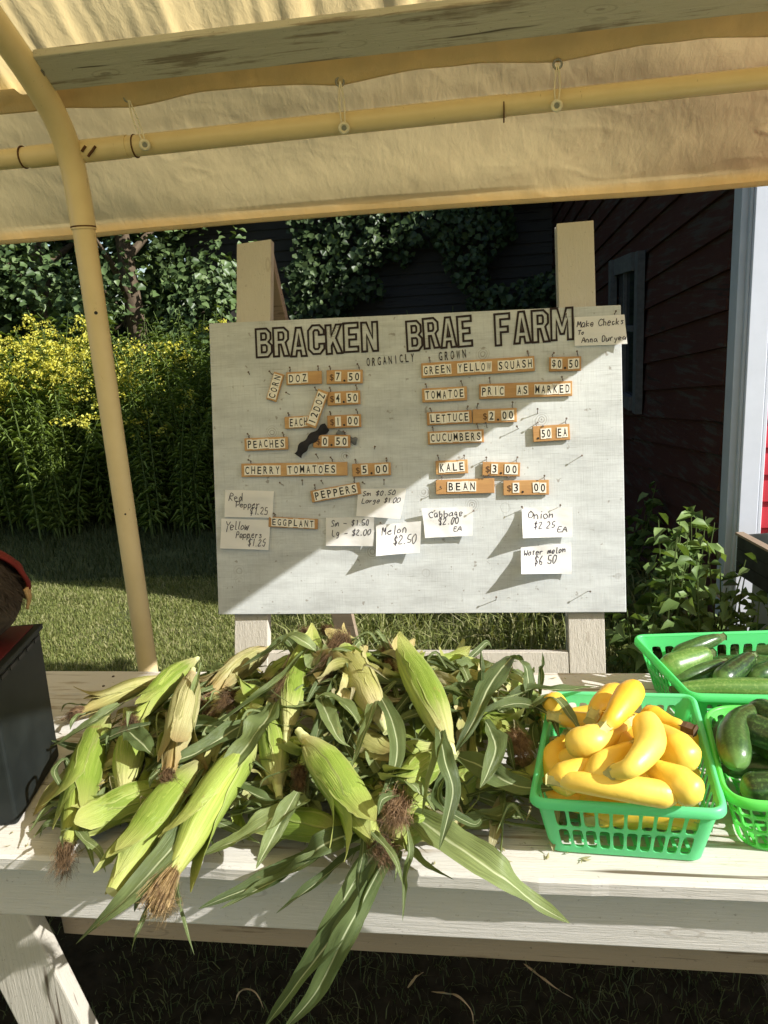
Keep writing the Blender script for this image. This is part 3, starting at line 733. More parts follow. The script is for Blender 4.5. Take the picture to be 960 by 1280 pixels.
# pipes
def pipe(pts, r, name='pipe', n=20, sub=24, mat='pipe'):
    m = MB(); m.tube(spline(pts, sub) if len(pts) > 2 else pts, r, n); return m.build(name, M[mat], can, smooth=True)
PX = -1.113
pipe([(PX, 2.147, -0.05), (PX, 2.147, 0.42)], .0285, 'post_sleeve')
pipe([(PX, 2.147, 0.4), (PX, 2.147, 1.9446)], .031, 'post')
pipe([(PX, 2.147, 1.8938), (PX, 2.1447, 1.9955), (PX, 2.13, 2.0859), (PX, 2.0905, 2.1593), (PX, 2.0114, 2.2305), (PX, 1.8758, 2.3142), (PX, 1.6385, 2.4419), (PX, 1.13, 2.6961), (PX, 0.3955, 3.0238)], .034, 'rafter', sub=60)
pipe([(PX, 0.4181, 3.0238), (PX, -0.339, 2.7978), (PX, -1.13, 2.278), (PX, -1.356, 1.939), (PX, -1.356, 0.0)], .03, 'front_rafter', sub=50)
pipe([(-2.9, 2.1526, 2.0916), (PX - .02, 2.1526, 2.0938)], .0262, 'eave_pipe')
pipe([(PX + .02, 2.1526, 2.0938), (.056, 2.1526, 2.1029)], .0272, 'eave_pipe')
pipe([(.045, 2.1526, 2.1029), (.95, 2.1526, 2.1085)], .0252, 'eave_pipe')
pipe([(PX + .0, 2.1526, 2.0938), (PX + .16, 2.1526, 2.0953)], .0292, 'joint_sleeve')
pipe([(PX - .13, 2.1526, 2.0927), (PX, 2.1526, 2.0938)], .0286, 'joint_sleeve')
pipe([(XR - .05, 2.1526, 2.1085), (XR - .05, 2.0905, 2.1876), (XR - .05, 1.8758, 2.3345), (XR - .05, 1.13, 2.7074), (XR - .05, 0.3955, 3.0351)], .026, 'end_rafter')
pipe([(-2.9, 0.3955, 3.0577), (.9, 0.3955, 3.069)], .02, 'ridge_pipe')
for zz, r in ((.40, .032), (1.90, .0345)):
    m = MB(); m.tube([(PX, 2.147, zz - .002), (PX, 2.147, zz + .002)], r, 20); m.build('joint_ring', M['rust'], can, smooth=True)
for xx in (PX + .18, .05, PX - .147):
    m = MB(); m.tube([(xx - .0015, 2.1526, 2.0944), (xx + .0015, 2.1526, 2.0944)], .0298, 20); m.build('joint_ring', M['rust'], can, smooth=True)
def hole(p, r=.004):
    m = MB(); d = (CAM - V(p)); d.z = 0; d.normalize(); c = V(p) + d * .0305; m.tube([c, c + d * .0015], r, 10); m.build('bolt_hole', M['ink'], can)
hole((PX, 2.147, 1.6678), .005); hole((PX, 2.147, 1.0802), .003); hole((PX, 2.147, 2.0011), .004)
for xx, zz in ((PX + .04, 2.087), (PX + .056, 2.073), (PX + .068, 2.084)):
    m = MB(); m.tube([(xx, 2.121, zz), (xx + .013, 2.1215, zz + .013)], .0035, 6); m.build('rust_scar', M['rust'], can)
# grey plank bolted under the rafters
ang = math.atan2(.62, 1); pc = V((0, 2.0057, 2.2531))
Mp = Matrix.Rotation(-ang, 3, 'X')
xa, xb = -1.085, .895
m = MB(); m.box(((xa + xb) / 2, pc.y, pc.z), ((xb - xa) / 2, .051, .0125), Mp); pk = m.build('roof_plank', M['plank_grey'], can); bevel(pk, .003)
for xx, dy in ((-1.092, 0.034), (-1.082, -.014)):
    m = MB(); d = V((0, -.5, -.85)).normalized(); c = V((xx - .005, pc.y + dy, pc.z - dy * .62 - .016)); m.tube([c - d * .02, c + d * .012], .006, 8); m.tube([c, c + d * .005], .012, 8); m.build('bolt', M['steel'], can, smooth=False)
# ball bungees
def torus(m, c, n_, R0, r, seg=18, k=7):
    n_ = V(n_).normalized(); a = n_.orthogonal().normalized(); b = n_.cross(a); rows = []
    for i in range(seg + 1):
        t = 2 * PI * i / seg; d = a * math.cos(t) + b * math.sin(t)
        rows.append([c + d * (R0 + r * math.cos(s)) + n_ * r * math.sin(s) for s in (2 * PI * j / k for j in range(k))])
    m.quadgrid(rows, close=True)
for (gp, bp), lab in zip((((160, 122), (181, 181)), ((425, 102), (430, 160)), ((697, 80), (696, 132))),
                         ('leftmost ball bungee tying the canopy hem to the eave pipe, nearest the post', 'middle ball bungee of three above the left half of the sign', 'rightmost ball bungee above the gap between the sign legs')):
    a = ony(*gp, 2.130); b = ony(*bp, 2.115)
    e = thing('ball_bungee', lab, 'bungee', a, 'ball bungees along the canopy hem')
    nrm = (CAM - a).normalized()
    m = MB(); torus(m, a, nrm, .010, .003); m.build('grommet', M['steel'], e, smooth=True)
    for s in (-1, 1):
        m = MB(); m.tube(spline([a + V((s * .001, 0, 0)), a.lerp(b, .5) + V((s * .0065, -.004, 0)), b + V((s * .004, -.002, .008))], 10), .002, 6); m.build('elastic_strand', M['elastic'], e, smooth=True)
    m = MB(); torus(m, b, nrm, .0105, .0045); bd = m.build('ball', M['elastic'], e, smooth=True)
    m = MB(); m.tube([b - nrm * .004, b + nrm * .002], .0085, 14); m.build('ball_core', M['steel'], bd, org=e.location)

# ------------------------------------------------------------------ sign: easel, board, lettering
TH = math.atan2(.18, .865)
O = V((-.853, 2.141, .747)); BU = V((1, 0, 0)); BV = V((0, math.sin(TH), math.cos(TH))); BN = V((0, -math.cos(TH), math.sin(TH)))
BW, BH = 1.222, .886
sign = thing('price_sign', 'large white painted plywood price sign on a white wooden easel behind the table', 'sign', O)
def B3(u, v, n=0): return O + BU * u + BV * v + BN * n
def BD(px, py):
    d = ray(px, py); p = CAM + d * ((O - CAM).dot(BN) / d.dot(BN)); q = p - O; return q.dot(BU), q.dot(BV)
BMx = Matrix((BU, BV, BN)).transposed()
m = MB(); bw = MB()
cor = [(0, 0), (1.221, -.002), (1.222, .872), (.008, .893)]
fr_ = [B3(a, b) for a, b in cor]; bk_ = [p - BN * .018 for p in fr_]
m.poly(fr_); m.poly(bk_[::-1])
for i in range(4): j = (i + 1) % 4; m.poly([fr_[i], bk_[i], bk_[j], fr_[j]])
bevel(m.build('board', M['board'], sign, fix=True), .002)
def plank(name, p0, p1, wdir, w_, ndir, th, mat, parent, bv=.002):
    p0, p1 = V(p0), V(p1); wd = V(wdir).normalized(); nd = V(ndir).normalized(); m = MB(); A = []
    for p in (p0, p1): A.append([p - wd * w_ / 2, p + wd * w_ / 2, p + wd * w_ / 2 + nd * th, p - wd * w_ / 2 + nd * th])
    for i in range(4): j = (i + 1) % 4; m.poly([A[0][i], A[0][j], A[1][j], A[1][i]])
    m.poly(A[0][::-1]); m.poly(A[1]); o = m.build(name, mat, parent, fix=True); return bevel(o, bv) if bv else o
def onb(z, x): v = (z - O.z) / math.cos(TH); q = B3(x - O.x, v, -.0185); return q
plank('leg', onb(0, -.79), onb(1.857, -.70), (1, 0, .06), .108, -BN, .036, M['easel_wood'], sign)
plank('leg', onb(0, .262), onb(1.842, .250), (1, 0, .012), .103, -BN, .036, M['easel_wood'], sign)
tl = onb(1.85, -.705) - BN * .038; tr = onb(1.835, .24) - BN * .038
plank('back_leg', (-.60, 3.02, 0), tl, (1, 0, 0), .085, (0, 1, .3), .036, M['bare_wood'], sign)  # darker wood stands in for shade on this leg
plank('back_leg', (.33, 3.02, 0), tr, (1, 0, 0), .085, (0, 1, .3), .036, M['easel_wood'], sign)
ra = onb(.585, -.735); rb = onb(.585, .205)
plank('cross_rail', ra + V((0, .002, 0)), rb + V((0, .002, 0)), BV, .085, -BN, .034, M['easel_wood'], sign)
# letters -----------------------------------------------------------
LC = {}
def glyph(ch, bold=.0):
    """filled outline of a character: (verts 2d, faces, boundary loops, bbox)"""
    if (ch, bold) in LC: return LC[(ch, bold)]
    cu = bpy.data.curves.new('tmp', 'FONT'); cu.body = ch; cu.size = 1; cu.offset = bold; cu.resolution_u = 5
    ob = bpy.data.objects.new('tmp', cu); COL.objects.link(ob); dg = bpy.context.evaluated_depsgraph_get()
    me = bpy.data.meshes.new_from_object(ob.evaluated_get(dg)); bpy.data.objects.remove(ob)
    bm = bmesh.new(); bm.from_mesh(me); bmesh.ops.remove_doubles(bm, verts=bm.verts, dist=1e-5); bm.verts.index_update()
    vs = [(v.co.x, v.co.y) for v in bm.verts]; fs = [[v.index for v in f.verts] for f in bm.faces]
    be = [e for e in bm.edges if len(e.link_faces) == 1]; nb = {}
    for e in be:
        a, b = e.verts[0].index, e.verts[1].index; nb.setdefault(a, []).append(b); nb.setdefault(b, []).append(a)
    loops = []; seen = set()
    for s_ in nb:
        if s_ in seen: continue
        lp = [s_]; seen.add(s_); cur = s_
        while True:
            nx_ = [q for q in nb[cur] if q not in seen]
            if not nx_: break
            cur = nx_[0]; lp.append(cur); seen.add(cur)
        if len(lp) > 2: loops.append(lp)
    bm.free(); bpy.data.meshes.remove(me)
    X = [a for a, b in vs]; Y = [b for a, b in vs]
    LC[(ch, bold)] = (vs, fs, loops, (min(X), min(Y), max(X), max(Y))); return LC[(ch, bold)]
def put_filled(m, ch, cx, cy, w_, h, n, bold=.02, mi=0, skew=0):
    if ch in 'MW': bold = .006
    vs, fs, lp, (x0, y0, x1, y1) = glyph('I' if ch == '1' else ch, bold)
    if ch == 'I': w_ *= .24
    if ch == '1': w_ *= .27
    if ch in 'WM': w_ *= 1.12
    if ch == '.': sx = sy = min(w_, h) * .34 / (x1 - x0); cy -= h * .36
    else: sx = w_ / (x1 - x0); sy = h / (y1 - y0)
    b = len(m.v); mx, my = (x0 + x1) / 2, (y0 + y1) / 2
    for a, c in vs: m.v.append((cx + (a - mx) * sx + (c - my) * sy * skew, cy + (c - my) * sy, n))
    for f in fs: m.f.append(tuple(b + i for i in f)); m.m.append(mi); m.uv.append(tuple((0, 0) for _ in f))
BLK = {'B': '0,0 0,16 7,16 9.5,13.5 9.5,10 8,8.4 10,6.5 10,2.5 7.5,0|3.4,13.4 6,13.4 6.6,12.6 6.6,10.6 6,9.8 3.4,9.8|3.4,6.8 6,6.8 6.8,6 6.8,3.6 6,2.7 3.4,2.7',
 'R': '0,0 0,16 7,16 9.6,13.6 9.6,9.4 7.8,7.6 10,0 6.6,0 4.8,6.6 3.4,6.6 3.4,0|3.4,13.4 6,13.4 6.6,12.6 6.6,10 6,9.2 3.4,9.2',
 'A': '0,0 3.4,16 6.8,16 10,0 6.7,0 6.2,3.2 3.8,3.2 3.3,0|4.2,5.8 5.9,5.8 5.05,12', 'C': '10,5.5 6.8,5.5 6.8,3.6 6,2.7 4.2,2.7 3.4,3.6 3.4,12.4 4.2,13.3 6,13.3 6.8,12.4 6.8,10.6 10,10.6 10,13.2 7.4,16 2.8,16 0,13.2 0,2.8 2.8,0 7.4,0 10,2.8',
 'K': '0,0 0,16 3.4,16 3.4,9.8 6.6,16 10,16 6.4,8.6 10,0 6.6,0 4.2,5.8 3.4,4.4 3.4,0', 'E': '0,0 0,16 9,16 9,13.2 3.4,13.2 3.4,9.6 7.8,9.6 7.8,6.8 3.4,6.8 3.4,2.8 9,2.8 9,0',
 'N': '0,0 0,16 3.2,16 6.8,7.2 6.8,16 10,16 10,0 6.9,0 3.2,9 3.2,0', 'F': '0,0 0,16 9,16 9,13.2 3.4,13.2 3.4,9.4 7.8,9.4 7.8,6.6 3.4,6.6 3.4,0',
 'M': '0,0 0,16 3.8,16 6.5,7.5 9.2,16 13,16 13,0 9.9,0 9.9,10 7.6,3 5.4,3 3.1,10 3.1,0'}
def put_outline(m, ch, w_, h, st):
    """hollow block letter drawn as a ribbon of constant width round its edges"""
    W0 = 13 if ch == 'M' else 10
    for lp in BLK[ch].split('|'):
        q = [V(((float(a.split(',')[0]) / W0 - .5) * w_, (float(a.split(',')[1]) / 16 - .5) * h)) for a in lp.split()]
        k = len(q); inn, out = [], []
        for i in range(k):
            d0 = (q[i] - q[i - 1]).normalized(); d1 = (q[(i + 1) % k] - q[i]).normalized()
            n0 = V((-d0.y, d0.x)); n1 = V((-d1.y, d1.x)); mt = (n0 + n1).normalized()
            s_ = st / 2 / max(.45, mt.dot(n0)); inn.append(q[i] + mt * s_); out.append(q[i] - mt * s_)
        b = len(m.v)
        for a, c in zip(inn, out): m.v += [(a.x, a.y, 0), (c.x, c.y, 0)]
        for i in range(k):
            j = (i + 1) % k; m.f.append((b + 2 * i, b + 2 * i + 1, b + 2 * j + 1, b + 2 * j)); m.m.append(0); m.uv.append(((0, 0),) * 4)
def place(o, u, v, n, rot=0, tilt=0):
    o.matrix_basis = Matrix.Translation(B3(u, v, n)) @ BMx.to_4x4() @ Matrix.Rotation(rot, 4, 'Z') @ Matrix.Rotation(tilt, 4, 'X')
def header(word, pl, pr, ptl, h_px):
    u0, v0 = BD(*pl); u1, v1 = BD(*pr); ut, vt = BD(*ptl); H = math.hypot(vt - v0, ut - u0); wl = [1.28 if c == 'M' else 1 for c in word]; n = sum(wl); wd = (u1 - u0) / n; acc = 0
    for i, ch in enumerate(word):
        t = (acc + wl[i] / 2) / n; acc += wl[i]; m = MB(); w_ = wd * wl[i]
        put_outline(m, ch, w_ * .89, H * .93, .0060)
        o = m.build('letter', M['header_ink'], sign, org=(0, 0, 0))
        vv = lerp(v0, v1, t) + H / 2 + rnd.uniform(-.002, .002)
        o.matrix_basis = Matrix.Translation(B3(lerp(u0, u1, t), vv, .0022) - O) @ BMx.to_4x4() @ Matrix.Rotation(math.atan2(v1 - v0, u1 - u0) + rnd.uniform(-.015, .015), 4, 'Z')
header('BRACKEN', (320, 449), (474, 440), (319, 411), 41)
header('BRAE', (508, 440), (593, 433), (508, 400), 40)
header('FARM', (618, 433), (718, 426), (617, 391), 40)
for wd, p0, p1, hh in (('ORGANICLY', (457, 453), (519, 447), .024), ('GROWN', (547, 446), (584, 442), .025)):
    u0, v0 = BD(*p0); u1, v1 = BD(*p1); n = len(wd)
    for i, ch in enumerate(wd):
        t = (i + .5) / n; m = MB(); put_filled(m, ch, 0, 0, (u1 - u0) / n * .56, hh, 0, .012)
        o = m.build('letter', M['header_ink'], sign, org=(0, 0, 0)); o.matrix_basis = Matrix.Translation(B3(lerp(u0, u1, t), lerp(v0, v1, t) + rnd.uniform(-.001, .001), .0022) - O) @ BMx.to_4x4() @ Matrix.Rotation(rnd.uniform(-.04, .08), 4, 'Z')
# plaques -----------------------------------------------------------
TM = {}
def tile_mesh(ch):
    if ch in TM: return TM[ch]
    m = MB()
    m.box((0, 0, .0008), (.0098, .0148, .0008), mi=0)
    put_filled(m, ch, 0, 0, .0125, .0232, .00175, .018, 1)
    o = m.build('tile', [M['tile'], M['ink']], org=(0, 0, 0)); TM[ch] = o.data; bpy.data.objects.remove(o); return TM[ch]
def nail(parent, p, L_=.022, lean=(0, .25), mat='nail'):
    m = MB(); d = V((lean[0], lean[1], 1)).normalized(); m.tube([V(p) - d * .004, V(p) + d * L_], .0011, 6); m.tube([V(p) + d * L_, V(p) + d * (L_ + .001)], .003, 8)
    return m
def plaque(text, pl, pr, hpx, label, start=.06, pitch=None, dollar=True, tilt=0, nn=.004, th=.007, nails=(.1, .9), dark=None):
    u0, v0 = BD(*pl); u1, v1 = BD(*pr); L_ = math.hypot(u1 - u0, v1 - v0); rot = math.atan2(v1 - v0, u1 - u0); H = hpx * .00240
    e = thing('price_plaque', label, 'plaque', (0, 0, 0), None); place(e, (u0 + u1) / 2, (v0 + v1) / 2, nn, rot, tilt)
    m = MB(); m.box((0, 0, th / 2), (L_ / 2, H / 2, th / 2)); bevel(m.build('wood_slip', M['plaque'], e, org=(0, 0, 0)), .0012, 1)
    n = len(text); pitch = pitch or (L_ * (1 - 2 * start)) / n
    sc = min(1.15, H / .0355); x = -L_ / 2 + L_ * start + pitch / 2
    for i, ch in enumerate(text):
        if ch == ' ': x += pitch; continue
        if ch in '$' and dollar:
            m = MB(); put_filled(m, '$', x, -.002, min(.0115, pitch * .8), .021, th + .0006, .0); m.build('marker_sign', M['faded_ink'], e, org=(0, 0, 0))
        elif ch == '.':
            m = MB(); m.tube([(x, -H * .28, th), (x, -H * .28, th + .0012)], .0033, 10); m.build('point', M['ink'], e, org=(0, 0, 0))
        else:
            t_ = bpy.data.objects.new('tile', tile_mesh(ch)); link(t_, e)
            t_.location = (x, rnd.uniform(-.0012, .0012), th + .0002); t_.rotation_euler = (0, 0, rnd.uniform(-.05, .05)); s_ = min(pitch * .98 / .0196, 1.25); t_.scale = (s_, min(1.0, sc) * .98, 1)
        x += pitch
    for f in nails:
        xx = -L_ / 2 + L_ * f
        m = MB(); torus(m, V((xx, H / 2 + .0035, th / 2)), (1, .3, 0), .0034, .0008, 10, 5); m.build('screw_eye', M['nail'], e, smooth=True, org=(0, 0, 0))
        uu = (u0 + u1) / 2 + xx * math.cos(rot) - (H / 2 + .008) * math.sin(rot); vv = (v0 + v1) / 2 + xx * math.sin(rot) + (H / 2 + .007) * math.cos(rot)
        m = nail(None, (0, 0, 0), .020, (rnd.uniform(-.2, .2), rnd.uniform(.1, .5))); o = m.build('nail', M['nail'], sign, org=(0, 0, 0))
        o.matrix_basis = Matrix.Translation(B3(uu, vv, 0) - O) @ BMx.to_4x4()
    return e
PL = [
 ('CORN', (340, 501), (350, 467), 13.5, 'small wooden plaque reading CORN hung almost upright at the upper left', dict(nails=(.9,), start=.06)),
 ('DOZ', (359, 474), (403, 472), 16, 'wooden plaque reading DOZ with its right half blank', dict(pitch=.0205, start=.05)),
 ('$7.50', (409, 472), (454, 471), 17, 'wooden price plaque reading 7.50, top of the left price column', {}),
 ('$4.50', (410, 499), (451, 497), 17, 'wooden price plaque reading 4.50, second from the top of the left price column', {}),
 ('EACH', (357, 529), (392, 527), 15, 'wooden plaque reading EAC, partly hidden by the tilted half dozen plaque', dict(nails=(.15,), start=.16)),
 ('$1.00', (410, 528), (452, 526), 16, 'wooden price plaque reading 1.00, third in the left price column', {}),
 ('12DOZ', (390, 534), (406, 489), 14, 'wooden plaque reading 1 2 DOZ hanging steeply tilted over its neighbours', dict(nn=.013, nails=(.95,))),
 ('PEACHES', (307, 556), (361, 554), 16, 'wooden plaque reading PEACHES at the left', {}),
 ('$0.50', (393, 552), (439, 552), 16, 'light wooden price plaque reading 0.50 over the black cloth strip', dict(nn=.010, nails=(.85,))),
 ('CHERRY TOMATOES', (303, 588), (435, 586), 17, 'long wooden plaque reading CHERRY TOMATOES', dict(start=.03, pitch=.0190, nails=(.09, .86))),
 ('$5.00', (441, 588), (489, 586), 16, 'wooden price plaque reading 5.00 right of the cherry tomatoes plaque', {}),
 ('PEPPERS', (390, 621), (451, 610), 15, 'wooden plaque reading PEPPERS tilted up to the right', {}),
 ('EGGPLANT', (337, 652), (398, 655), 13, 'wooden plaque reading EGGPLANT touching the yellow peppers note', dict(nails=(.12,))),
 ('GREEN YELLOW SQUASH', (527, 464), (668, 455), 18, 'longest wooden plaque reading GREEN YELLOW SQUASH', dict(start=.015, nails=(.08, .95))),
 ('$0.50', (686, 456), (726, 455), 17, 'wooden price plaque reading 0.50 at the upper right of the board', dict(dollar=False)),
 ('TOMATOE', (528, 495), (584, 492), 17, 'dark edged wooden plaque reading TOMATOE', {}),
 ('PRIC  AS MARKED', (599, 490), (715, 486), 18, 'long wooden plaque reading PRIC AS MARKED', dict(start=.02, nails=(.12, .9))),
 ('LETTUCE', (534, 524), (590, 521), 16, 'wooden plaque reading LETTUCE', {}),
 (' $2.00', (591, 521), (646, 519), 17, 'wooden price plaque reading 2.00 right of the lettuce plaque', {}),
 ('CUCUMBERS', (535, 548), (605, 545), 16, 'wooden plaque reading CUCUMBERS', dict(start=.04)),
 ('.50 EA', (666, 543), (712, 540), 19, 'sunlit wooden price plaque reading .50 EA on the right', {}),
 ('KALE', (545, 585), (585, 583), 17, 'small wooden plaque reading KALE', dict(start=.1)),
 ('$3.00', (603, 586), (650, 587), 17, 'wooden price plaque reading 3.00 right of the kale plaque', {}),
 ('BEAN', (545, 609), (618, 607), 18, 'orange toned wooden plaque reading BEAN with blank ends', dict(start=.2, pitch=.021)),
 ('$3. 00', (629, 610), (686, 609), 18, 'wooden price plaque reading 3.00 right of the bean plaque', {}),
]
for tx, a, b, h, lab, kw in PL: plaque(tx, a, b, h, lab, **kw)
for px_, py_ in ((312, 468), (362, 493), (398, 573), (433, 572), (353, 806 - 200), (378, 606), (404, 605), (456, 605), (480, 606), (468, 561), (609, 535), (648, 536), (678, 536), (672, 517), (725, 571), (553, 612), (606, 597), (768, 393), (708, 397), (620, 750), (735, 739), (545, 640), (590, 640), (655, 636), (700, 634), (480, 657), (343, 555)):
    u, v = BD(px_, py_); m = nail(None, (0, 0, 0), rnd.uniform(.012, .030), (rnd.uniform(-.3, .3), rnd.uniform(.1, .6))); o = m.build('nail', M['nail'], sign, org=(0, 0, 0))
    o.matrix_basis = Matrix.Translation(B3(u, v, 0) - O) @ BMx.to_4x4()
# cloth strips
def strip3(m, pts, w_, wd=None, n=24, fold=0):
    sp_ = spline(pts, n); rows = []
    for i, p in enumerate(sp_):
        t = (sp_[min(i + 1, n)] - sp_[max(i - 1, 0)]).normalized(); s_ = t.cross(BN).normalized(); k = 1 - .25 * math.sin(i * .8)
        rows.append([p + s_ * w_ * a * k + BN * (.004 * math.cos(a * 3.1) + .002 * nz(i * .3, a * 2, 3)) for a in (-.5, -.25, 0, .25, .5)])
    m.quadgrid(rows)
c_ = MB(); pp = [(374, 570), (383, 557), (398, 543), (411, 534)]; q_ = [B3(*BD(*p), .016 + .006 * (i % 2)) for i, p in enumerate(pp)]
strip3(c_, q_, .026); o = c_.build('cloth_strip', M['black_cloth'], smooth=True, org=q_[0]); tag(o, 'black cloth strip hanging diagonally across the middle left of the board', 'strip')
c_ = MB(); pp = [(422, 540), (436, 549), (447, 552)]; q_ = [B3(*BD(*p), .008) for p in pp]
strip3(c_, q_, .020); o = c_.build('cloth_strip', M['grey_cloth'], smooth=True, org=q_[0]); tag(o, 'short grey cloth strip sticking out right of the light 0.50 plaque', 'strip')
# hand written notes --------------------------------------------------
HF = {  # single strokes on a unit box, x 0..1, y 0..1 (descenders below 0)
 'A': '0,0 .5,1 1,0|.2,.4 .85,.4', 'C': '1,.8 .6,1 .1,.7 .1,.25 .5,0 1,.2', 'D': '.1,0 .1,1 .7,.9 1,.5 .7,.1 .1,0', 'E': '.9,.95 .1,1 .1,0 .9,.05|.1,.5 .7,.5', 'L': '.1,1 .1,0 .9,.05', 'M': '0,0 .15,1 .5,.35 .85,1 1,0',
 'O': '.5,1 .1,.7 .1,.3 .5,0 .9,.3 .9,.7 .5,1', 'P': '.1,0 .15,1 .8,.9 .8,.55 .1,.45', 'R': '.1,0 .15,1 .8,.9 .8,.6 .1,.5 .9,0', 'S': '.9,.85 .5,1 .15,.75 .8,.3 .5,0 .1,.15', 'T': '0,.95 1,1|.5,1 .45,0', 'W': '0,1 .2,0 .5,.6 .75,0 1,1', 'Y': '0,1 .5,.5 1,1|.5,.5 .3,-.3',
 'a': '.8,.6 .3,.6 .1,.25 .4,0 .8,.3 .8,.6 .9,0', 'b': '.1,1 .1,0 .6,0 .8,.3 .5,.55 .1,.35', 'c': '.8,.5 .4,.6 .1,.3 .4,0 .85,.1', 'd': '.8,.3 .4,0 .1,.3 .4,.6 .8,.4|.8,1 .85,0', 'e': '.1,.3 .8,.35 .6,.6 .2,.5 .1,.2 .4,0 .85,.1', 'g': '.8,.5 .4,.6 .1,.3 .5,.1 .8,.5 .75,-.3 .2,-.35',
 'h': '.1,1 .1,0|.1,.4 .5,.6 .8,.4 .85,0', 'i': '.4,.6 .45,0|.4,.85 .45,.9', 'k': '.1,1 .1,0|.7,.6 .15,.3 .8,0', 'l': '.4,1 .4,.1 .6,0', 'm': '.05,.6 .1,0|.1,.4 .3,.6 .45,.4 .5,0|.5,.4 .75,.6 .9,.4 .95,0', 'n': '.1,.6 .15,0|.15,.4 .5,.6 .8,.4 .85,0', 'o': '.5,.6 .1,.35 .4,0 .8,.3 .5,.6',
 'p': '.1,.6 .1,-.4|.1,.4 .5,.6 .8,.3 .5,0 .1,.1', 'r': '.1,.6 .2,0|.2,.35 .5,.6 .8,.5', 's': '.7,.5 .4,.6 .2,.45 .7,.2 .4,0 .1,.1', 't': '.45,.9 .4,.1 .7,0|.1,.6 .8,.6', 'u': '.1,.6 .15,.1 .5,0 .8,.3|.8,.6 .85,0', 'w': '0,.6 .2,0 .5,.5 .75,0 1,.6', 'y': '.1,.6 .4,.1|.8,.6 .3,-.4',
 '$': '.9,.8 .5,.95 .15,.7 .8,.3 .5,.05 .1,.2|.5,1.15 .5,-.15', '0': '.5,1 .15,.6 .2,.15 .5,0 .85,.4 .8,.85 .5,1', '1': '.3,.8 .5,1 .5,0', '2': '.1,.8 .5,1 .8,.7 .1,.05 .9,.05', '5': '.9,1 .25,.95 .2,.55 .8,.45 .7,.05 .1,.1', '6': '.7,1 .2,.5 .2,.1 .6,0 .8,.3 .25,.4', '.': '.3,.05 .4,.0', '-': '.1,.4 .9,.45'}
def scrawl(m, text, x, y, h, pitch, n, slope=0, wd=.0013, seed=1):
    r = random.Random(seed)
    for ch in text:
        if ch != ' ' and ch in HF:
            for st in HF[ch].split('|'):
                pts = [tuple(float(q) for q in p.split(',')) for p in st.split()]
                pts = [V((x + (a + r.uniform(-.11, .11) + b * .22) * pitch * r.uniform(.80, .92), y + (x * slope) + (b + r.uniform(-.09, .09)) * h, 0)) for a, b in pts]
                sp_ = spline(pts, max(2, 3 * (len(pts) - 1)))
                rows = []
                for i, p in enumerate(sp_):
                    t = (sp_[min(i + 1, len(sp_) - 1)] - sp_[max(i - 1, 0)]); t = t.normalized() if t.length > 1e-9 else V((1, 0, 0)); s_ = V((-t.y, t.x, 0)) * wd / 2; rows.append([p + s_, p - s_])
                b = len(m.v); m.quadgrid(rows)
        x += pitch * (.75 if ch in 'il1.' else 1)
def note(cor, lines, label, lift=.004, curl=(0, 0, 0, 0), ink='pen', seed=1):
    """cor: photo corners TL,TR,BR,BL; curl: how far each corner stands off the board"""
    c = [V((*BD(*p), 0)) for p in cor]
    cc = (c[0] + c[1] + c[2] + c[3]) / 4; n = 14
    def at(s, t):
        p = (c[0] * (1 - s) + c[1] * s) * (1 - t) + (c[3] * (1 - s) + c[2] * s) * t
        w4 = ((1 - s) * (1 - t), s * (1 - t), s * t, (1 - s) * t)
        z = lift + sum(k * (q ** 1.7) for k, q in zip(curl, w4)) + .0035 * nz(s * 2.5, t * 2.5, seed) + .0012 * nz(s * 7, t * 7, seed + 4) + .003
        # a lifted corner swings outward along the view to the board, its sheet keeps its length
        return p, z
    rows = []
    for i in range(n + 1):
        rows.append([])
        for j in range(n + 1):
            p, z = at(j / n, i / n); rows[-1].append(V((p.x - cc.x, p.y - cc.y, z)))
    e = thing('paper_note', label, 'note', (0, 0, 0)); place(e, cc.x, cc.y, 0)
    m = MB(); m.quadgrid(rows); m.build('sheet', M['paper'], e, smooth=True, org=(0, 0, 0))
    W_ = (c[1] - c[0]).length; H_ = (c[3] - c[0]).length; wr = MB()
    for k, (tx, fx, fy, h, pt) in enumerate(lines): scrawl(wr, tx, fx * W_, -fy * H_, h * H_, pt * W_, 0, .03, .0022, seed * 7 + k)
    vv = []
    for x, y, z in wr.v:
        s = x / W_; t = -y / H_; p, zz = at(min(1, max(0, s)), min(1, max(0, t))); vv.append((p.x - cc.x, p.y - cc.y, zz + .0007))
    wr.v = vv; wr.build('handwriting', M[ink], e, org=(0, 0, 0))
note([(718, 397), (780, 394), (783, 431), (718, 433)], [('Make Checks', .05, .36, .22, .085), ('To', .06, .62, .16, .07), ('Anna Duryea', .13, .90, .18, .078)], 'white note about checks at the top right corner of the board', .003, (0, .004, .012, .002), seed=1)
note([(282, 612), (343, 614), (342, 647), (282, 646)], [('Red', .08, .42, .30, .10), ('Pepper', .22, .66, .22, .085), ('$1.25', .52, .92, .26, .085)], 'white note reading Red Pepper on the left side of the board', .003, (0, 0, .006, .004), seed=2)
note([(278, 648), (339, 650), (337, 687), (277, 685)], [('Yellow', .10, .38, .28, .085), ('Peppers', .30, .64, .20, .08), ('$1.25', .56, .92, .24, .085)], 'white note reading Yellow Peppers below the red pepper note', .005, (0, 0, .005, .006), seed=3)
note([(448, 611), (509, 610), (502, 648), (446, 645)], [('Sm $0.50', .10, .26, .16, .09), ('Large $1.00', .10, .52, .16, .078)], 'white note with small and large prices right of the peppers plaque', .003, (0, .01, .03, .004), seed=4)
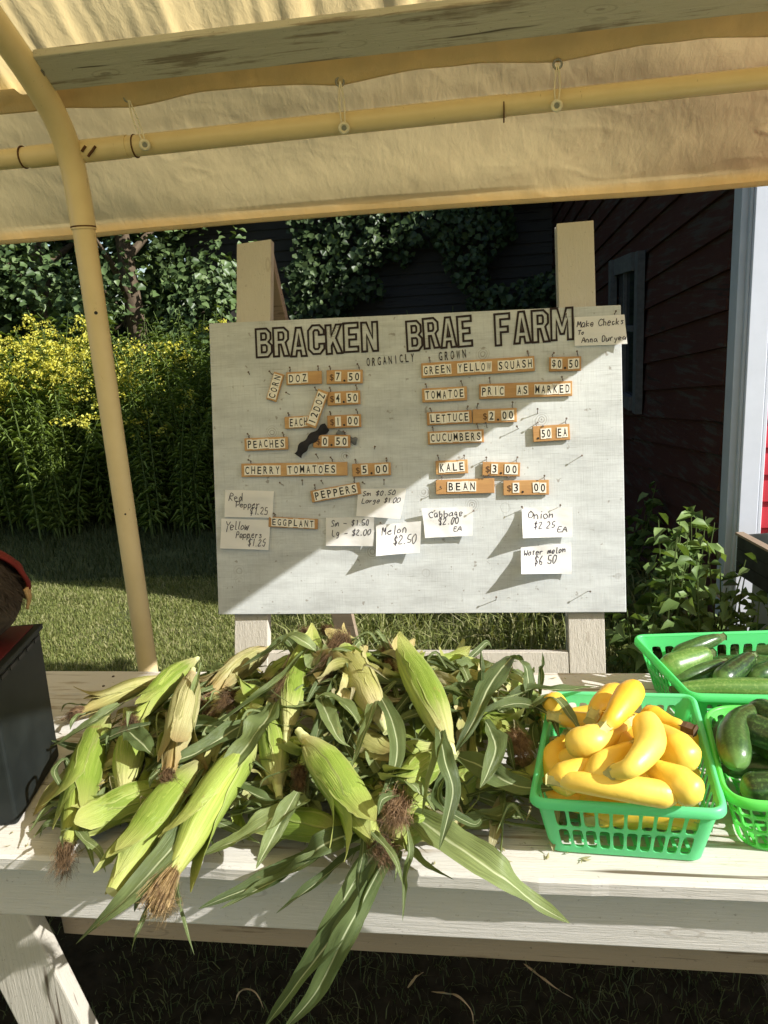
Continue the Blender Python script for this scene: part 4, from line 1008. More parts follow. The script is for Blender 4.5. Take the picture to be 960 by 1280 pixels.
note([(408, 647), (469, 646), (468, 682), (408, 682)], [('Sm - $1.50', .10, .32, .20, .085), ('Lg - $2.00', .12, .66, .20, .085)], 'white note with small and large prices right of the eggplant plaque', .003, (0, .02, .015, .002), seed=5)
note([(471, 656), (527, 651), (526, 690), (473, 693)], [('Melon', .12, .36, .26, .12), ('$2.50', .38, .72, .28, .11)], 'white note reading Melon with its lower left corner curled out', .004, (.015, .006, .02, .040), seed=6)
note([(528, 635), (591, 633), (591, 669), (532, 672)], [('Cabbage', .12, .34, .22, .10), ('$2.00', .30, .60, .22, .09), ('EA', .60, .86, .16, .09)], 'white note reading Cabbage between the melon and onion notes', .003, (.02, .002, .012, .012), seed=7)
note([(652, 634), (715, 634), (715, 671), (653, 671)], [('Onion', .12, .38, .24, .11), ('$2.25', .22, .72, .22, .095), ('EA', .70, .86, .18, .10)], 'white note reading Onion at the lower right, curled off the board', .003, (.004, .003, .010, .044), seed=8)
note([(651, 684), (714, 678), (714, 717), (651, 715)], [('Water melon', .06, .34, .20, .078), ('$6.50', .26, .70, .30, .095)], 'white note reading Water melon below the onion note', .003, (.004, .003, .008, .044), seed=9)

# ------------------------------------------------------------------ table
tab = thing('table', 'long rough white painted plank table holding the corn and the baskets', 'table', (-.2, 1.3, 0))
ZT = .80
def top_plank(y0, y1, z, wob, mat='table_top', x0=-2.3, x1=1.7, th=.026, notch=None):
    n = 160; m = MB(); rows = []
    prof = [(0, -th), (0, -.004), (.004, 0), (.5, 0), (1, 0)]
    for i in range(n + 1):
        x = lerp(x0, x1, i / n); e0 = nz(x * 6, y0 * 9, 2) * wob + nz(x * 28, y0, 4) * wob * .5; e1 = nz(x * 5, y1 * 9, 6) * .002
        A, B_ = y0 + e0, y1 + e1
        rows.append([V((x, A + .001, z - th)), V((x, A, z - .006)), V((x, A + .005, z)), V((x, lerp(A, B_, .35), z + nz(x * 4, y0, 9) * .0008)), V((x, B_ - .002, z)), V((x, B_, z - .004)), V((x, B_, z - th))])
    b = len(m.v)
    for r in rows: m.v += [tuple(p) for p in r]
    for i in range(n):
        for j in range(7):
            j2 = (j + 1) % 7; m.f.append((b + i * 7 + j, b + i * 7 + j2, b + (i + 1) * 7 + j2, b + (i + 1) * 7 + j)); m.uv.append(((0, 0),) * 4)
            m.m.append(1 if j == 0 else 0)
    return m.build('top_plank', [M[mat], M['table_white']], tab, fix=True)
top_plank(.972, 1.168, ZT, .004)
top_plank(1.171, 1.352, ZT - .001, .001)
top_plank(1.355, 1.515, ZT + .0005, .001)
top_plank(1.519, 1.640, ZT - .0005, .001)
plank('apron', (-2.3, 1.018, .709), (1.7, 1.018, .709), (0, 0, 1), .130, (0, 1, 0), .036, M['table_white'], tab, .003)
plank('lower_rail', (-.80, 1.085, .585), (1.7, 1.085, .575), (0, 0, 1), .078, (0, 1, 0), .04, M['bare_wood'], tab, .002)
plank('apron', (-2.3, 1.58, .705), (1.7, 1.58, .705), (0, 0, 1), .130, (0, 1, 0), .036, M['table_white'], tab, .003)
plank('leg', (-.925 + .045, 1.02, .640), (-.70, 1.02, .0), (1, 0, .2), .125, (0, 1, 0), .036, M['leg_wood'], tab, .004)
plank('leg', (-1.35, 1.61, .640), (-1.35, 1.66, 0), (1, 0, 0), .10, (0, -1, 0), .036, M['leg_wood'], tab, .004)
plank('leg_brace', (-.93, 1.06, .55), (-.86, 1.06, .33), (1, 0, 0), .06, (0, 1, 0), .05, M['leg_wood'], tab, .003)
plank('leg', (1.45, 1.02, .640), (1.52, 1.02, .0), (1, 0, 0), .10, (0, 1, 0), .036, M['leg_wood'], tab, .004)
plank('leg', (1.45, 1.61, .640), (1.52, 1.66, 0), (1, 0, 0), .10, (0, -1, 0), .036, M['leg_wood'], tab, .004)

for xx in (-1.45, -.93, -.28, .42, 1.0):
    for yy in (1.02, 1.10, 1.22, 1.31, 1.40, 1.47, 1.56, 1.61):
        m = MB(); c_ = V((xx + rnd.uniform(-.012, .012), yy, ZT + .0002)); m.tube([c_ - V((0, 0, .004)), c_ + V((0, 0, .0012))], .0032, 8); m.build('nail_head', M['nail'], tab)
# ------------------------------------------------------------------ black box, left
bx = thing('storage_box', 'scuffed black box with dark red lid on the left end of the table', 'box', (-.98, 1.16, ZT))
Q = [onz(23, 1031, .801), onz(75, 945, .801)]; e1 = (Q[1] - Q[0]); e1.z = 0; Ld = e1.length; e1.normalize(); e2 = V((-e1.y, e1.x, 0))
if e2.x > 0: e2 = -e2
def boxat(m, s0, s1, t0, t1, z0, z1, k0=0, k1=0):
    """frame along the box: s back, t leftwards; k0/k1 widen bottom/top"""
    A = []
    for z, k in ((z0, k0), (z1, k1)):
        A.append([V((*(Q[0] + e1 * s + e2 * t_).xy, z)) for s, t_ in ((s0 - k, t0 - k), (s1 + k, t0 - k), (s1 + k, t1 + k), (s0 - k, t1 + k))])
    m.poly(A[0][::-1]); m.poly(A[1])
    for i in range(4): j = (i + 1) % 4; m.poly([A[0][i], A[0][j], A[1][j], A[1][i]])
m = MB(); boxat(m, 0, Ld, 0, .30, .801, 1.068, 0, .004); bevel(m.build('box_body', M['black_box'], bx, fix=True), .006, 3)
m = MB(); boxat(m, -.009, Ld + .009, -.009, .309, 1.069, 1.079, .0, .0); lid = bevel(m.build('lid', M['black_box'], bx, fix=True), .002)
m = MB(); boxat(m, .004, Ld - .004, .004, .296, 1.0795, 1.0815); m.build('lid_panel', M['box_red'], bx, fix=True)
for i in range(5):
    m = MB(); boxat(m, .02 + i * .038, .046 + i * .038, -.0105, -.0088, 1.060, 1.0665); m.build('lid_slot', M['ink'], bx, fix=True)
fb = thing('fur_bundle', 'dark brown furry bundle with red cloth resting on the black box at the left edge', 'bundle', (-1.0, 1.2, 1.082))
cen = V((-.935, 1.17, 1.145))
m = MB(); rows = []
for i in range(17):
    f = PI * i / 16; rows.append([cen + V((math.sin(f) * math.cos(a) * .100, math.sin(f) * math.sin(a) * .09, math.cos(f) * .085 + .02)) * 1 for a in (2 * PI * j / 24 for j in range(24))])
    for p in rows[-1]: p.z = max(p.z, 1.084)
m.quadgrid(rows, close=True); m.build('core', M['fur'], fb, smooth=True)
hv = MB()
for i in range(2600):
    d = V((rnd.gauss(0, 1), rnd.gauss(0, 1), abs(rnd.gauss(0, 1)) - .1)).normalized(); p = cen + V((d.x * .098, d.y * .09, d.z * .085 + .02)); g_ = (d * .4 + V((rnd.gauss(.2, .3), rnd.gauss(-.3, .3), -.9))).normalized() * rnd.uniform(.02, .04)
    s_ = d.cross(g_).normalized() * .0008; b = [p - s_, p + s_, p + g_ * .5 + d * .006 + s_ * .7, p + g_ * .5 + d * .006 - s_ * .7]; hv.poly(b); hv.poly([b[3], b[2], p + g_ + d * .004])
tag(hv.build('fur', M['fur'], fb), kind='stuff')
def wrap(name, mat, k, f0, f1, a0, a1):
    m = MB(); rows = []
    for i in range(15):
        f = lerp(f0, f1, i / 14); rows.append([cen + V((math.sin(f) * math.cos(a) * .100 * k, math.sin(f) * math.sin(a) * .09 * k, math.cos(f) * .085 * k + .02)) * (1 + .04 * nz(a * 4, f * 4, k)) for a in (lerp(a0, a1, q / 20) for q in range(21))])
    m.quadgrid(rows); o = m.build(name, M[mat], fb, smooth=True); q = o.modifiers.new('s', 'SOLIDIFY'); q.thickness = .005
wrap('red_wrap', 'red_cloth', 1.12, .35, 1.5, .3, 1.9); wrap('tan_wrap', 'tan_cloth', 1.10, 1.45, 1.85, .2, 1.5)

# ------------------------------------------------------------------ baskets
def basket(name_label, c00, c10, c11, c01, h, taper, nx, ny, rows_h, mat, label, rc=.02, mw=.28, mh=.2, rim=.007, wall=.0024, arch=.9, solid=True):
    """rim corners (near-left, near-right, far-right, far-left) on a level plane; tapered walls with real holes"""
    C4 = [V((p.x, p.y, 0)) for p in (c00, c10, c11, c01)]; cen = sum(C4, V((0, 0, 0))) / 4; zb = ZT + .003
    e = thing('basket', label, 'basket', (cen.x, cen.y, zb))
    def ringpt(side, s, hh):
        """side 0..3, s 0..1 along the side, hh 0 bottom..1 top"""
        k = 1 - taper * (1 - hh); A = cen + (C4[side] - cen) * k; B_ = cen + (C4[(side + 1) % 4] - cen) * k; L_ = (B_ - A).length
        Pm = cen + (C4[(side - 1) % 4] - cen) * k; Nx = cen + (C4[(side + 2) % 4] - cen) * k
        d = (B_ - A).normalized(); dp = (A - Pm).normalized(); dn = (Nx - B_).normalized(); x = s * L_; p = A + d * x
        if x < rc: t = x / rc; q = .5 + .5 * t; p0, p1, p2 = A - dp * rc, A, A + d * rc; p = p0 * (1 - q) ** 2 + p1 * 2 * q * (1 - q) + p2 * q * q
        if x > L_ - rc: t = (x - L_ + rc) / rc; q = .5 * t; p0, p1, p2 = B_ - d * rc, B_, B_ + dn * rc; p = p0 * (1 - q) ** 2 + p1 * 2 * q * (1 - q) + p2 * q * q
        return V((p.x, p.y, zb + h * hh))
    for sd in range(4):
        L_ = (C4[(sd + 1) % 4] - C4[sd]).length; n = nx if sd % 2 == 0 else ny; e0 = (rc * .9 + .004) / L_ if solid else .004; m = MB()
        hb = [.0] + rows_h + [1.0]
        def P_(s, hh): return ringpt(sd, s, hh)
        def grid(s0, s1, h0, h1, ks, kh=2):
            m.quadgrid([[P_(lerp(s0, s1, i / ks), lerp(h0, h1, j / kh)) for i in range(ks + 1)] for j in range(kh + 1)])
        grid(0, e0, 0, 1, 6, 3); grid(1 - e0, 1, 0, 1, 6, 3)
        grid(e0, 1 - e0, 0, rows_h[0], n * 2, 1); grid(e0, 1 - e0, rows_h[-1], 1, n * 2, 1)
        for r_ in range(len(rows_h) - 1):
            h0, h1 = rows_h[r_], rows_h[r_ + 1]
            for c in range(n):
                s0 = lerp(e0, 1 - e0, c / n); s1 = lerp(e0, 1 - e0, (c + 1) / n); outer, inner = [], []; N = 20
                hw, hh_ = (1 - mw) / 2, (1 - mh) / 2
                for k in range(N):
                    a = 2 * PI * (k + .5) / N; ca, sa = math.cos(a), math.sin(a); q = max(abs(ca), abs(sa)); outer.append((.5 + .5 * ca / q, .5 + .5 * sa / q))
                    pw_ = 5.0; q2 = (abs(ca) ** pw_ + abs(sa) ** pw_) ** (1 / pw_); inner.append((.5 + hw * ca / q2 * (1 if arch > .95 or sa * (1 if r_ else -1) < 0 else 1), .5 + hh_ * sa / q2))
                # exact corners on the outer square
                cs = {2: (1, 1), 7: (0, 1), 12: (0, 0), 17: (1, 0)}
                for k_, v_ in cs.items(): outer[k_] = v_
                b = len(m.v)
                for (a, c2), (i1, i2) in zip(outer, inner):
                    m.v.append(tuple(P_(lerp(s0, s1, a), lerp(h0, h1, c2)))); m.v.append(tuple(P_(lerp(s0, s1, i1), lerp(h0, h1, i2))))
                for k in range(N):
                    j = (k + 1) % N; m.f.append((b + 2 * k, b + 2 * j, b + 2 * j + 1, b + 2 * k + 1)); m.m.append(0); m.uv.append(((0, 0),) * 4)
        o = m.build('side_wall', mat, e, fix=True); q = o.modifiers.new('s', 'SOLIDIFY'); q.thickness = wall; q.offset = 0
        bevel(o, wall * .3, 1)
    # rim: rolled lip
    loop = []
    for sd in range(4):
        L_ = (C4[(sd + 1) % 4] - C4[sd]).length; q_ = rc / L_
        for k in list(np.linspace(0, q_, 7)) + list(np.linspace(q_, 1 - q_, 14))[1:] + list(np.linspace(1 - q_, 1, 7))[1:-1]: loop.append(ringpt(sd, float(k), 1.0))
    rows = []; N = len(loop)
    for i, p in enumerate(loop):
        t = (loop[(i + 1) % N] - loop[i - 1]).normalized(); outw = t.cross(V((0, 0, 1))).normalized()
        if outw.dot(p - cen) < 0: outw = -outw
        prof = [(-.001, -.004), (-.0015, .003), (.002, .0055), (rim * .7, .005), (rim * 1.15, .001), (rim * 1.3, -.008), (rim * 1.15, -.010), (rim * .95, -.002), (.001, .001)]
        rows.append([p + outw * a + V((0, 0, b)) for a, b in prof])
    rows.append(rows[0]); m = MB(); m.quadgrid(rows, close=True); o = m.build('rim', mat, e, smooth=True, fix=True)
    # slatted base
    m = MB(); k = (1 - taper) * .93
    B4 = [cen + (p - cen) * k for p in C4]
    def bp(s, t): q = (B4[0] * (1 - s) + B4[1] * s) * (1 - t) + (B4[3] * (1 - s) + B4[2] * s) * t; return V((q.x, q.y, zb))
    for i in range(11):
        s = lerp(.02, .98, i / 10); A, B_ = bp(s, .05), bp(s, .95); m.box((A + B_) / 2 + V((0, 0, .0012)), ((B4[1] - B4[0]).length * .013, (A - B_).length / 2, .0011))
    for i in range(9):
        t = lerp(.02, .98, i / 8); A, B_ = bp(.05, t), bp(.95, t); m.box((A + B_) / 2 + V((0, 0, .0012)), ((A - B_).length / 2, (B4[3] - B4[0]).length * .013, .0007))
    m.build('base', mat, e)
    return e
zr = .905
B1 = [onz(668, 1000, zr), onz(903, 1014, zr), onz(864, 872, zr), onz(692, 868, zr)]
basket('b', *B1, zr - ZT - .003, .15, 10, 12, [.09, .49, .89], M['basket'], 'front green plastic basket piled with yellow squash', mw=.22, mh=.12)
B2 = [onz(864, 869, zr), onz(1045, 873, zr), onz(1010, 790, zr), onz(795, 797, zr)]
basket('b', *B2, zr - ZT - .003, .18, 11, 10, [.10, .48, .84], M['basket2'], 'farthest green plastic basket holding zucchini, at the back edge of the table', mw=.28, mh=.18)
B3_ = [onz(910, 1002, zr), onz(1130, 1010, zr), onz(1060, 886, zr), onz(882, 886, zr)]
basket('b', *B3_, zr - ZT - .003, .24, 9, 9, [.03, .36, .66, .95], M['basket3'], 'right green open mesh basket holding cucumbers, cut by the photo edge', rc=.05, mw=.13, mh=.12, rim=.006, wall=.0035, solid=False)

# ------------------------------------------------------------------ squash and cucumbers
def fruit(name, label, cat, group, pts, prof, mat, stem=(.011, .02), stem_mat='squash_stem', blossom=False, seed=0, flat=1.0, n=26, k=20, sides=0):
    """pts: centre line from stem end to blossom end; prof: [(t, radius)]"""
    c0 = V(pts[len(pts) // 2]); e = thing(name, label, cat, c0, group)
    sp_ = spline(pts, n); rows = []; up = V((0, 0, 1)); 
    for i, p in enumerate(sp_):
        t = i / n; tt = (sp_[min(i + 1, n)] - sp_[max(i - 1, 0)]).normalized(); sd = tt.cross(up); sd = sd.normalized() if sd.length > .1 else tt.orthogonal().normalized(); u2 = sd.cross(tt)
        cap = math.sqrt(max(0, 1 - max(0, (t - .86) / .14) ** 2)) if t > .86 else 1
        r = pw(t, prof) * max(.04, cap)
        row = []
        for j in range(k):
            a = 2 * PI * j / k; rr = r * (1 + .010 * math.cos(5 * a) + .05 * nz(math.cos(a) * 1.2 + seed, math.sin(a) * 1.2, t * 4) + sides * math.cos(a * 5))
            row.append(p + (sd * math.cos(a) + u2 * math.sin(a)) * rr)
        rows.append(row)
    m = MB(); m.quadgrid(rows, close=True); m.poly(rows[0][::-1]); m.poly(rows[-1])
    # smooth the stem shoulder
    m.build('fruit_body', mat, e, smooth=True)
    d = (sp_[0] - sp_[1]).normalized(); r0_ = prof[0][1]; m = MB(); kk = 10; rr = []
    for q, (s_, f) in enumerate(((-.004, 1.02), (.001, .98), (stem[1] * .35, stem[0] / r0_ * .85), (stem[1], stem[0] / r0_ * .75), (stem[1] * 1.1, stem[0] / r0_ * .95))):
        a_ = d.orthogonal().normalized(); b_ = d.cross(a_); rr.append([sp_[0] + d * s_ + (a_ * math.cos(2 * PI * j / kk) + b_ * math.sin(2 * PI * j / kk)) * r0_ * f * (1.12 if j % 2 else .9) for j in range(kk)])
    m.quadgrid(rr, close=True); m.poly(rr[-1]); m.build('stem', M[stem_mat], e, smooth=False)
    if blossom:
        m = MB(); d = (sp_[-1] - sp_[-2]).normalized()
        for q in range(9):
            a = q * .7; v_ = V((math.cos(a), math.sin(a), .3)) * .008; p = sp_[-1]; m.tube([p - d * .003, p + d * .008 + v_ * .6, p + d * .014 + v_ * 1.3], [.003, .003, .001], 5)
        m.build('blossom_end', M['brown_stem'], e)
    return e
SQP = [(0, .012), (.06, .0135), (.25, .015), (.45, .021), (.68, .0285), (.86, .027), (1, .020)]
def sq(label, pts, R=1.0, prof=SQP, **kw): return fruit('yellow_squash', label, 'squash', 'yellow squash in the front green basket', [P(p) for p in pts], [(t, r * R * .88) for t, r in prof], M['squash'], seed=rnd.random() * 9, **kw)
STR = [(0, .014), (.08, .018), (.35, .021), (.6, .024), (.86, .024), (1, .018)]
sq('yellow squash standing up at the top of the pile, stem end down', [(757, 908, .985), (770, 893, .995), (787, 868, 1.0), (795, 862, .995)], 1.0, prof=[(0, .012), (.1, .016), (.4, .022), (.7, .025), (.86, .023), (1, .016)])
sq('glossy round ended yellow squash at the upper left of the pile', [(783, 905, .955), (765, 915, .96), (735, 928, .965), (708, 924, .96)], 1.0, prof=[(0, .010), (.2, .015), (.45, .024), (.7, .030), (.86, .027), (1, .019)])
sq('curved yellow squash on the middle of the pile with cut stem toward camera', [(768, 966, .965), (790, 958, .98), (812, 930, .985), (806, 898, .98)], .98, prof=[(0, .013), (.2, .018), (.5, .025), (.8, .027), (.9, .025), (1, .018)])
sq('large smooth yellow squash on the right side of the pile', [(800, 905, .93), (825, 918, .935), (850, 942, .935), (868, 962, .925)], 1.15)
sq('yellow squash with narrow neck in the right front of the pile', [(800, 948, .945), (820, 962, .95), (850, 980, .945), (878, 1000, .935)], .98)
sq('long straight yellow squash lying along the front rim', [(703, 976, .938), (745, 980, .945), (800, 988, .94), (850, 997, .93)], .9, prof=STR)
sq('yellow squash at the left front of the pile', [(745, 955, .94), (725, 962, .945), (700, 978, .93), (692, 985, .925)], .95)
sq('yellow squash lying behind the curved one in the middle', [(788, 935, .95), (770, 945, .955), (752, 965, .95), (748, 985, .94)], .98)
sq('pale yellow squash at the top back of the pile', [(742, 892, .96), (748, 880, .965), (765, 872, .965), (775, 868, .96)], .95, blossom=False)
sq('yellow squash at the back left corner under corn leaves', [(712, 905, .92), (700, 895, .925), (694, 882, .93), (690, 876, .93)], .9)
sq('yellow squash with brown stem poking out at the right back', [(853, 908, .925), (838, 903, .925), (820, 898, .92), (805, 893, .915)], .8, stem_mat='brown_stem')
sq('yellow squash deep at the left side of the basket', [(705, 925, .90), (694, 940, .90), (690, 960, .885), (700, 980, .87)], 1.0)
for i, (a, b) in enumerate((((725, 1005, .84), (770, 1012, .835)), ((770, 1022, .845), (850, 1015, .835)), ((745, 980, .85), (795, 985, .86)), ((790, 975, .87), (850, 975, .85)), ((730, 930, .88), (800, 935, .88)), ((790, 920, .90), (845, 930, .88)), ((700, 900, .87), (760, 900, .87)), ((830, 1020, .86), (760, 1008, .86)), ((850, 940, .85), (830, 1000, .85)), ((740, 905, .93), (790, 915, .93)), ((715, 950, .90), (745, 940, .92)))):
    A, B_ = P(a), P(b); d = (B_ - A).normalized() * .085; c = (A + B_) / 2
    fruit('yellow_squash', 'yellow squash buried low in the front green basket', 'squash', 'buried yellow squash in the front green basket', [c - d, c + V((0, 0, .004)), c + d], SQP, M['squash'], seed=i)
ZP = [(0, .012), (.08, .016), (.4, .021), (.8, .022), (1, .016)]
def zu(label, pts, R=1.0, mat='zucchini', group='zucchini in the farthest green basket', cat='zucchini', name='zucchini', **kw):
    q = [P(p) for p in pts]
    if len(q) == 2: q = [q[0], q[0].lerp(q[1], .5) + V((0, 0, .004)), q[1]]
    fruit(name, label, cat, group, q, [(t, r * R) for t, r in ZP], M[mat], stem=(.009, .014), stem_mat='zucchini_stem', seed=rnd.random() * 9, **kw)
zu('fat green zucchini at the left end of the far basket', [(885, 818, .90), (862, 826, .895), (828, 838, .89)], 1.25, 'cuke')
zu('dark zucchini leaning across the back of the far basket', [(898, 798, .905), (875, 806, .90), (840, 820, .885)], .8)
zu('blackish zucchini lying under the fat green one', [(902, 830, .885), (870, 842, .88), (838, 852, .87)], .85)
zu('zucchini with its pale green blossom end toward the camera in the far basket', [(938, 822, .905), (918, 838, .90), (898, 852, .90)], 1.0)
zu('long light green cucumber along the front of the far basket', [(848, 862, .890), (900, 860, .892), (985, 862, .89)], .95, 'cuke')
zu('dark zucchini at the right of the far basket', [(1000, 822, .88), (965, 838, .885), (935, 850, .88)], 1.0)
for i, (a, b) in enumerate((((850, 840, .84), (960, 850, .84)), ((880, 830, .85), (990, 835, .85)), ((860, 855, .85), (970, 862, .85)), ((930, 815, .86), (1010, 818, .86)), ((830, 835, .855), (900, 850, .845)))):
    zu('dark zucchini low in the far basket beneath the others', [a, b], 1.0, group='buried zucchini in the far basket')
gC = 'cucumbers in the right mesh basket'
def cu(label, pts, R=1.15, mat='zucchini', group=gC): zu(label, pts, R, mat, group, 'cucumber', 'cucumber')
cu('curved grey green cucumber arching over the left of the mesh basket with pale tip', [(975, 905, .925), (945, 895, .93), (918, 915, .93), (921, 960, .915)], 1.15)
cu('straight dark cucumber pointing right at the top of the mesh basket', [(1010, 940, .93), (965, 920, .93), (925, 905, .935)], 1.1)
cu('dark cucumber with yellow tip at the front of the mesh basket', [(1010, 985, .895), (965, 985, .9), (925, 988, .895)], 1.15)
cu('dark cucumber in the back left corner of the mesh basket', [(900, 900, .87), (893, 922, .87), (897, 950, .86)], 1.0)
cu('large dark cucumber at the right edge of the photo in the mesh basket', [(1000, 890, .94), (975, 900, .94), (940, 885, .93)], 1.1)
for i, (a, b) in enumerate((((910, 960, .85), (1000, 965, .85)), ((930, 1000, .845), (1010, 1000, .845)), ((900, 930, .84), (1010, 935, .86)), ((940, 930, .87), (1010, 965, .88)), ((900, 905, .85), (990, 900, .86)))):
    cu('dark cucumber low in the mesh basket beneath the others', [a, b], 1.05, group='buried cucumbers in the mesh basket')

# ------------------------------------------------------------------ sweet corn
def frames(sp_, up=V((0, 0, 1))):
    n = len(sp_) - 1; out = []
    for i in range(n + 1):
        t = (sp_[min(i + 1, n)] - sp_[max(i - 1, 0)]).normalized(); s_ = t.cross(up)
        s_ = s_.normalized() if s_.length > .05 else t.orthogonal().normalized(); u = s_.cross(t).normalized()
        if out and out[-1][1].dot(s_) < -.2: s_, u = -s_, -u
        out.append((t, s_, u))
    return out
HP = [(0, .30), (.05, .36), (.14, .62), (.28, .90), (.45, 1.0), (.62, .97), (.78, .80), (.9, .55), (1, .34)]
def blade(m, pts, width, n=34, fold=.35, wave=.10, roll=0, twist=0, peak=.35, base=.45, seed=0, thick=0, limp=True):
    """a long corn leaf: folded along its midrib, edges rippled, drawn to a point"""
    sp_ = spline(pts, n); fr2 = frames(sp_); rows = []
    for i, p in enumerate(sp_):
        t = i / n; tt, s_, u = fr2[i]
        w_ = width / 2 * (pw(t, [(0, base), (peak * .6, .93), (peak, 1), (.7, .74), (.88, .40), (.97, .13), (1, .015)])) * (1 + .10 * nz(t * 8, seed, 3) + .05 * nz(t * 23, seed, 9))
        a = roll + twist * t + .35 * nz(t * 3.3, seed, 5); c_, q_ = math.cos(a), math.sin(a); s2 = s_ * c_ + u * q_; u2 = u * c_ - s_ * q_
        row = []
        for k in range(-5, 6):
            f = k / 5; rp = math.sin(t * (15 + 6 * nz(seed, 1, 2)) + seed + (2 if f > 0 else 0)) * wave * 1.4 * abs(f) ** 1.5 + nz(t * 5 + seed, f * 2, seed) * wave * 2.2 + nz(t * 17, f * 3, seed) * wave * .6
            row.append(p + s2 * f * w_ * math.cos(fold * .8) + u2 * (abs(f) ** 1.2 * w_ * math.sin(fold) + rp * w_ - (.0 if k else w_ * .05)))
        rows.append(row)
    m.quadgrid(rows)
EARS = []
def ear(label, B_, T_, R_in=.034, kind='husk', silk='silk_dark', silk_to=None, silk_n=110, sag=.012, flaps=5, group=None, tipleaf=2, seed=None, stalk=.02, silkR=1.0):
    R = R_in * .87; silkR *= .78
    sd_ = len(EARS) if seed is None else seed; r = random.Random(100 + sd_)
    B_, T_ = P(B_) if not isinstance(B_, Vector) else B_, P(T_) if not isinstance(T_, Vector) else T_
    mid = B_.lerp(T_, .5) + V((r.uniform(-.004, .004), r.uniform(-.004, .004), sag)); L_ = (T_ - B_).length
    e = thing('corn_ear', label, 'corn', (mid.x, mid.y, mid.z), group)
    n = 44; sp_ = spline([B_, mid, T_], n); fr2 = frames(sp_); ph = r.uniform(0, 6.28); nk = r.choice((3, 4, 5)); tw = r.uniform(-.8, .8)
    def surf(t, a, off=0):
        x = min(.9999, max(0, t)) * n; i = int(x); f = x - i; p = sp_[i].lerp(sp_[i + 1], f); tt, s_, u = fr2[i]
        th_ = (a * nk / (2 * PI) + ph + tw * t) % 1.0
        rad = R * pw(t, HP) * (.97 + .055 * th_ ** 2.5 + .012 * math.sin(a * 16 + t * 2 + ph) + .05 * nz(math.cos(a) * 1.5, math.sin(a) * 1.5 + sd_, t * 3.5) + .018 * nz(a * 5, t * 4, sd_)) + off
        d = s_ * math.cos(a) + u * math.sin(a); return p + d * rad, d, tt
    m = MB(); K = 60
    m.quadgrid([[surf(i / n, 2 * PI * j / K)[0] for j in range(K)] for i in range(n + 1)], close=True)
    m.poly([surf(0, 2 * PI * j / K)[0] for j in range(K)][::-1]); m.poly([surf(1, 2 * PI * j / K)[0] for j in range(K)])
    m.build('husk', M[kind], e, smooth=True)
    # overlapping husk leaves that hug the ear and open near the silk
    for q in range(flaps):
        a0 = r.uniform(0, 2 * PI) if q > 1 else PI / 2 + r.uniform(-1.0, 1.0); wd = r.uniform(.8, 1.3); t0 = r.uniform(.0, .10); t1 = r.uniform(.88, 1.05); open_ = r.choice((.3, .7, 1.3, 2.2)); rows = []; nn = 26; drift = r.uniform(-.6, .6)
        for i in range(nn + 1):
            t = lerp(t0, t1, i / nn); u = i / nn; wa = wd * pw(u, [(0, .7), (.3, 1), (.65, .85), (.88, .42), (1, .03)]); row = []
            for k in range(-5, 6):
                f = k / 5; a = a0 + drift * u + f * wa * (1 + .10 * nz(u * 9, f * 3, q + sd_) + (.22 * nz(u * 16, q, sd_) if u > .6 else 0))
                if t <= 1: p, d, tt = surf(t, a)
                else: p, d, tt = surf(1, a); p = p + tt * (t - 1) * L_
                lift = .0009 + .0012 * abs(f) ** 3 * (1 + nz(u * 5, f, q + sd_)) + max(0, u - .62) ** 2 * .15 * open_ + .0014 * max(0, nz(u * 4, f * 2, q * 3 + sd_)) + .0004 * math.sin(k * 2.3 + q)
                row.append(p + d * lift)
            rows.append(row)
        m = MB(); m.quadgrid(rows); m.build('husk_leaf', M[kind + '_edge'], e, smooth=True)
    # torn stalk end
    if stalk:
        d = (sp_[0] - sp_[2]).normalized(); m = MB(); a_ = d.orthogonal().normalized(); b_ = d.cross(a_); rr = []
        for s_, f in ((-.006, .30), (.0, .31), (stalk * .5, .24), (stalk, .23)): rr.append([sp_[0] + d * s_ + (a_ * math.cos(2 * PI * j / 14) + b_ * math.sin(2 * PI * j / 14)) * R * f * (1 + .08 * math.sin(j * 2.7)) for j in range(14)])
        m.quadgrid(rr, close=True); m.poly(rr[-1]); m.build('stalk', M['stalk'], e, smooth=True)
    tipd = (sp_[-1] - sp_[-4]).normalized()
    if silk:
        end = P(silk_to) if silk_to else sp_[-1] + tipd * .025 + V((0, 0, -.018)); v = end - sp_[-1]; Ls = max(.018, v.length); m = MB()
        for q in range(int(silk_n * 4)):
            g_ = V((r.gauss(0, 1), r.gauss(0, 1), r.gauss(0, 1))) * R * .22 * silkR; g2 = V((r.gauss(0, 1), r.gauss(0, 1), r.gauss(0, 1))) * R * .36 * silkR
            f = r.uniform(.55, 1.15); p0 = sp_[-1] - tipd * .012 + g_ * .6; p1 = sp_[-1] + tipd * Ls * .35 + g_ * 1.6 + V((0, 0, .004)); p2 = sp_[-1] + v * f * .75 + g2; p3 = sp_[-1] + v * f + g2 * 1.1 + V((r.gauss(0, .006), r.gauss(0, .006), -abs(r.gauss(0, .005))))
            pts = spline([p0, p1, p2, p3], 7); wv = V((r.gauss(0, 1), r.gauss(0, 1), r.gauss(0, 1))).normalized() * r.uniform(.00015, .0003)
            for a, b, w0, w1 in zip(pts, pts[1:], (1, 1, 1, 1, 1, .8, .6), (1, 1, 1, 1, .8, .6, .2)): 
                sv = wv.cross(b - a).normalized() * wv.length; m.poly([a - sv * w0, a + sv * w0, b + sv * w1, b - sv * w1])
        rr = []
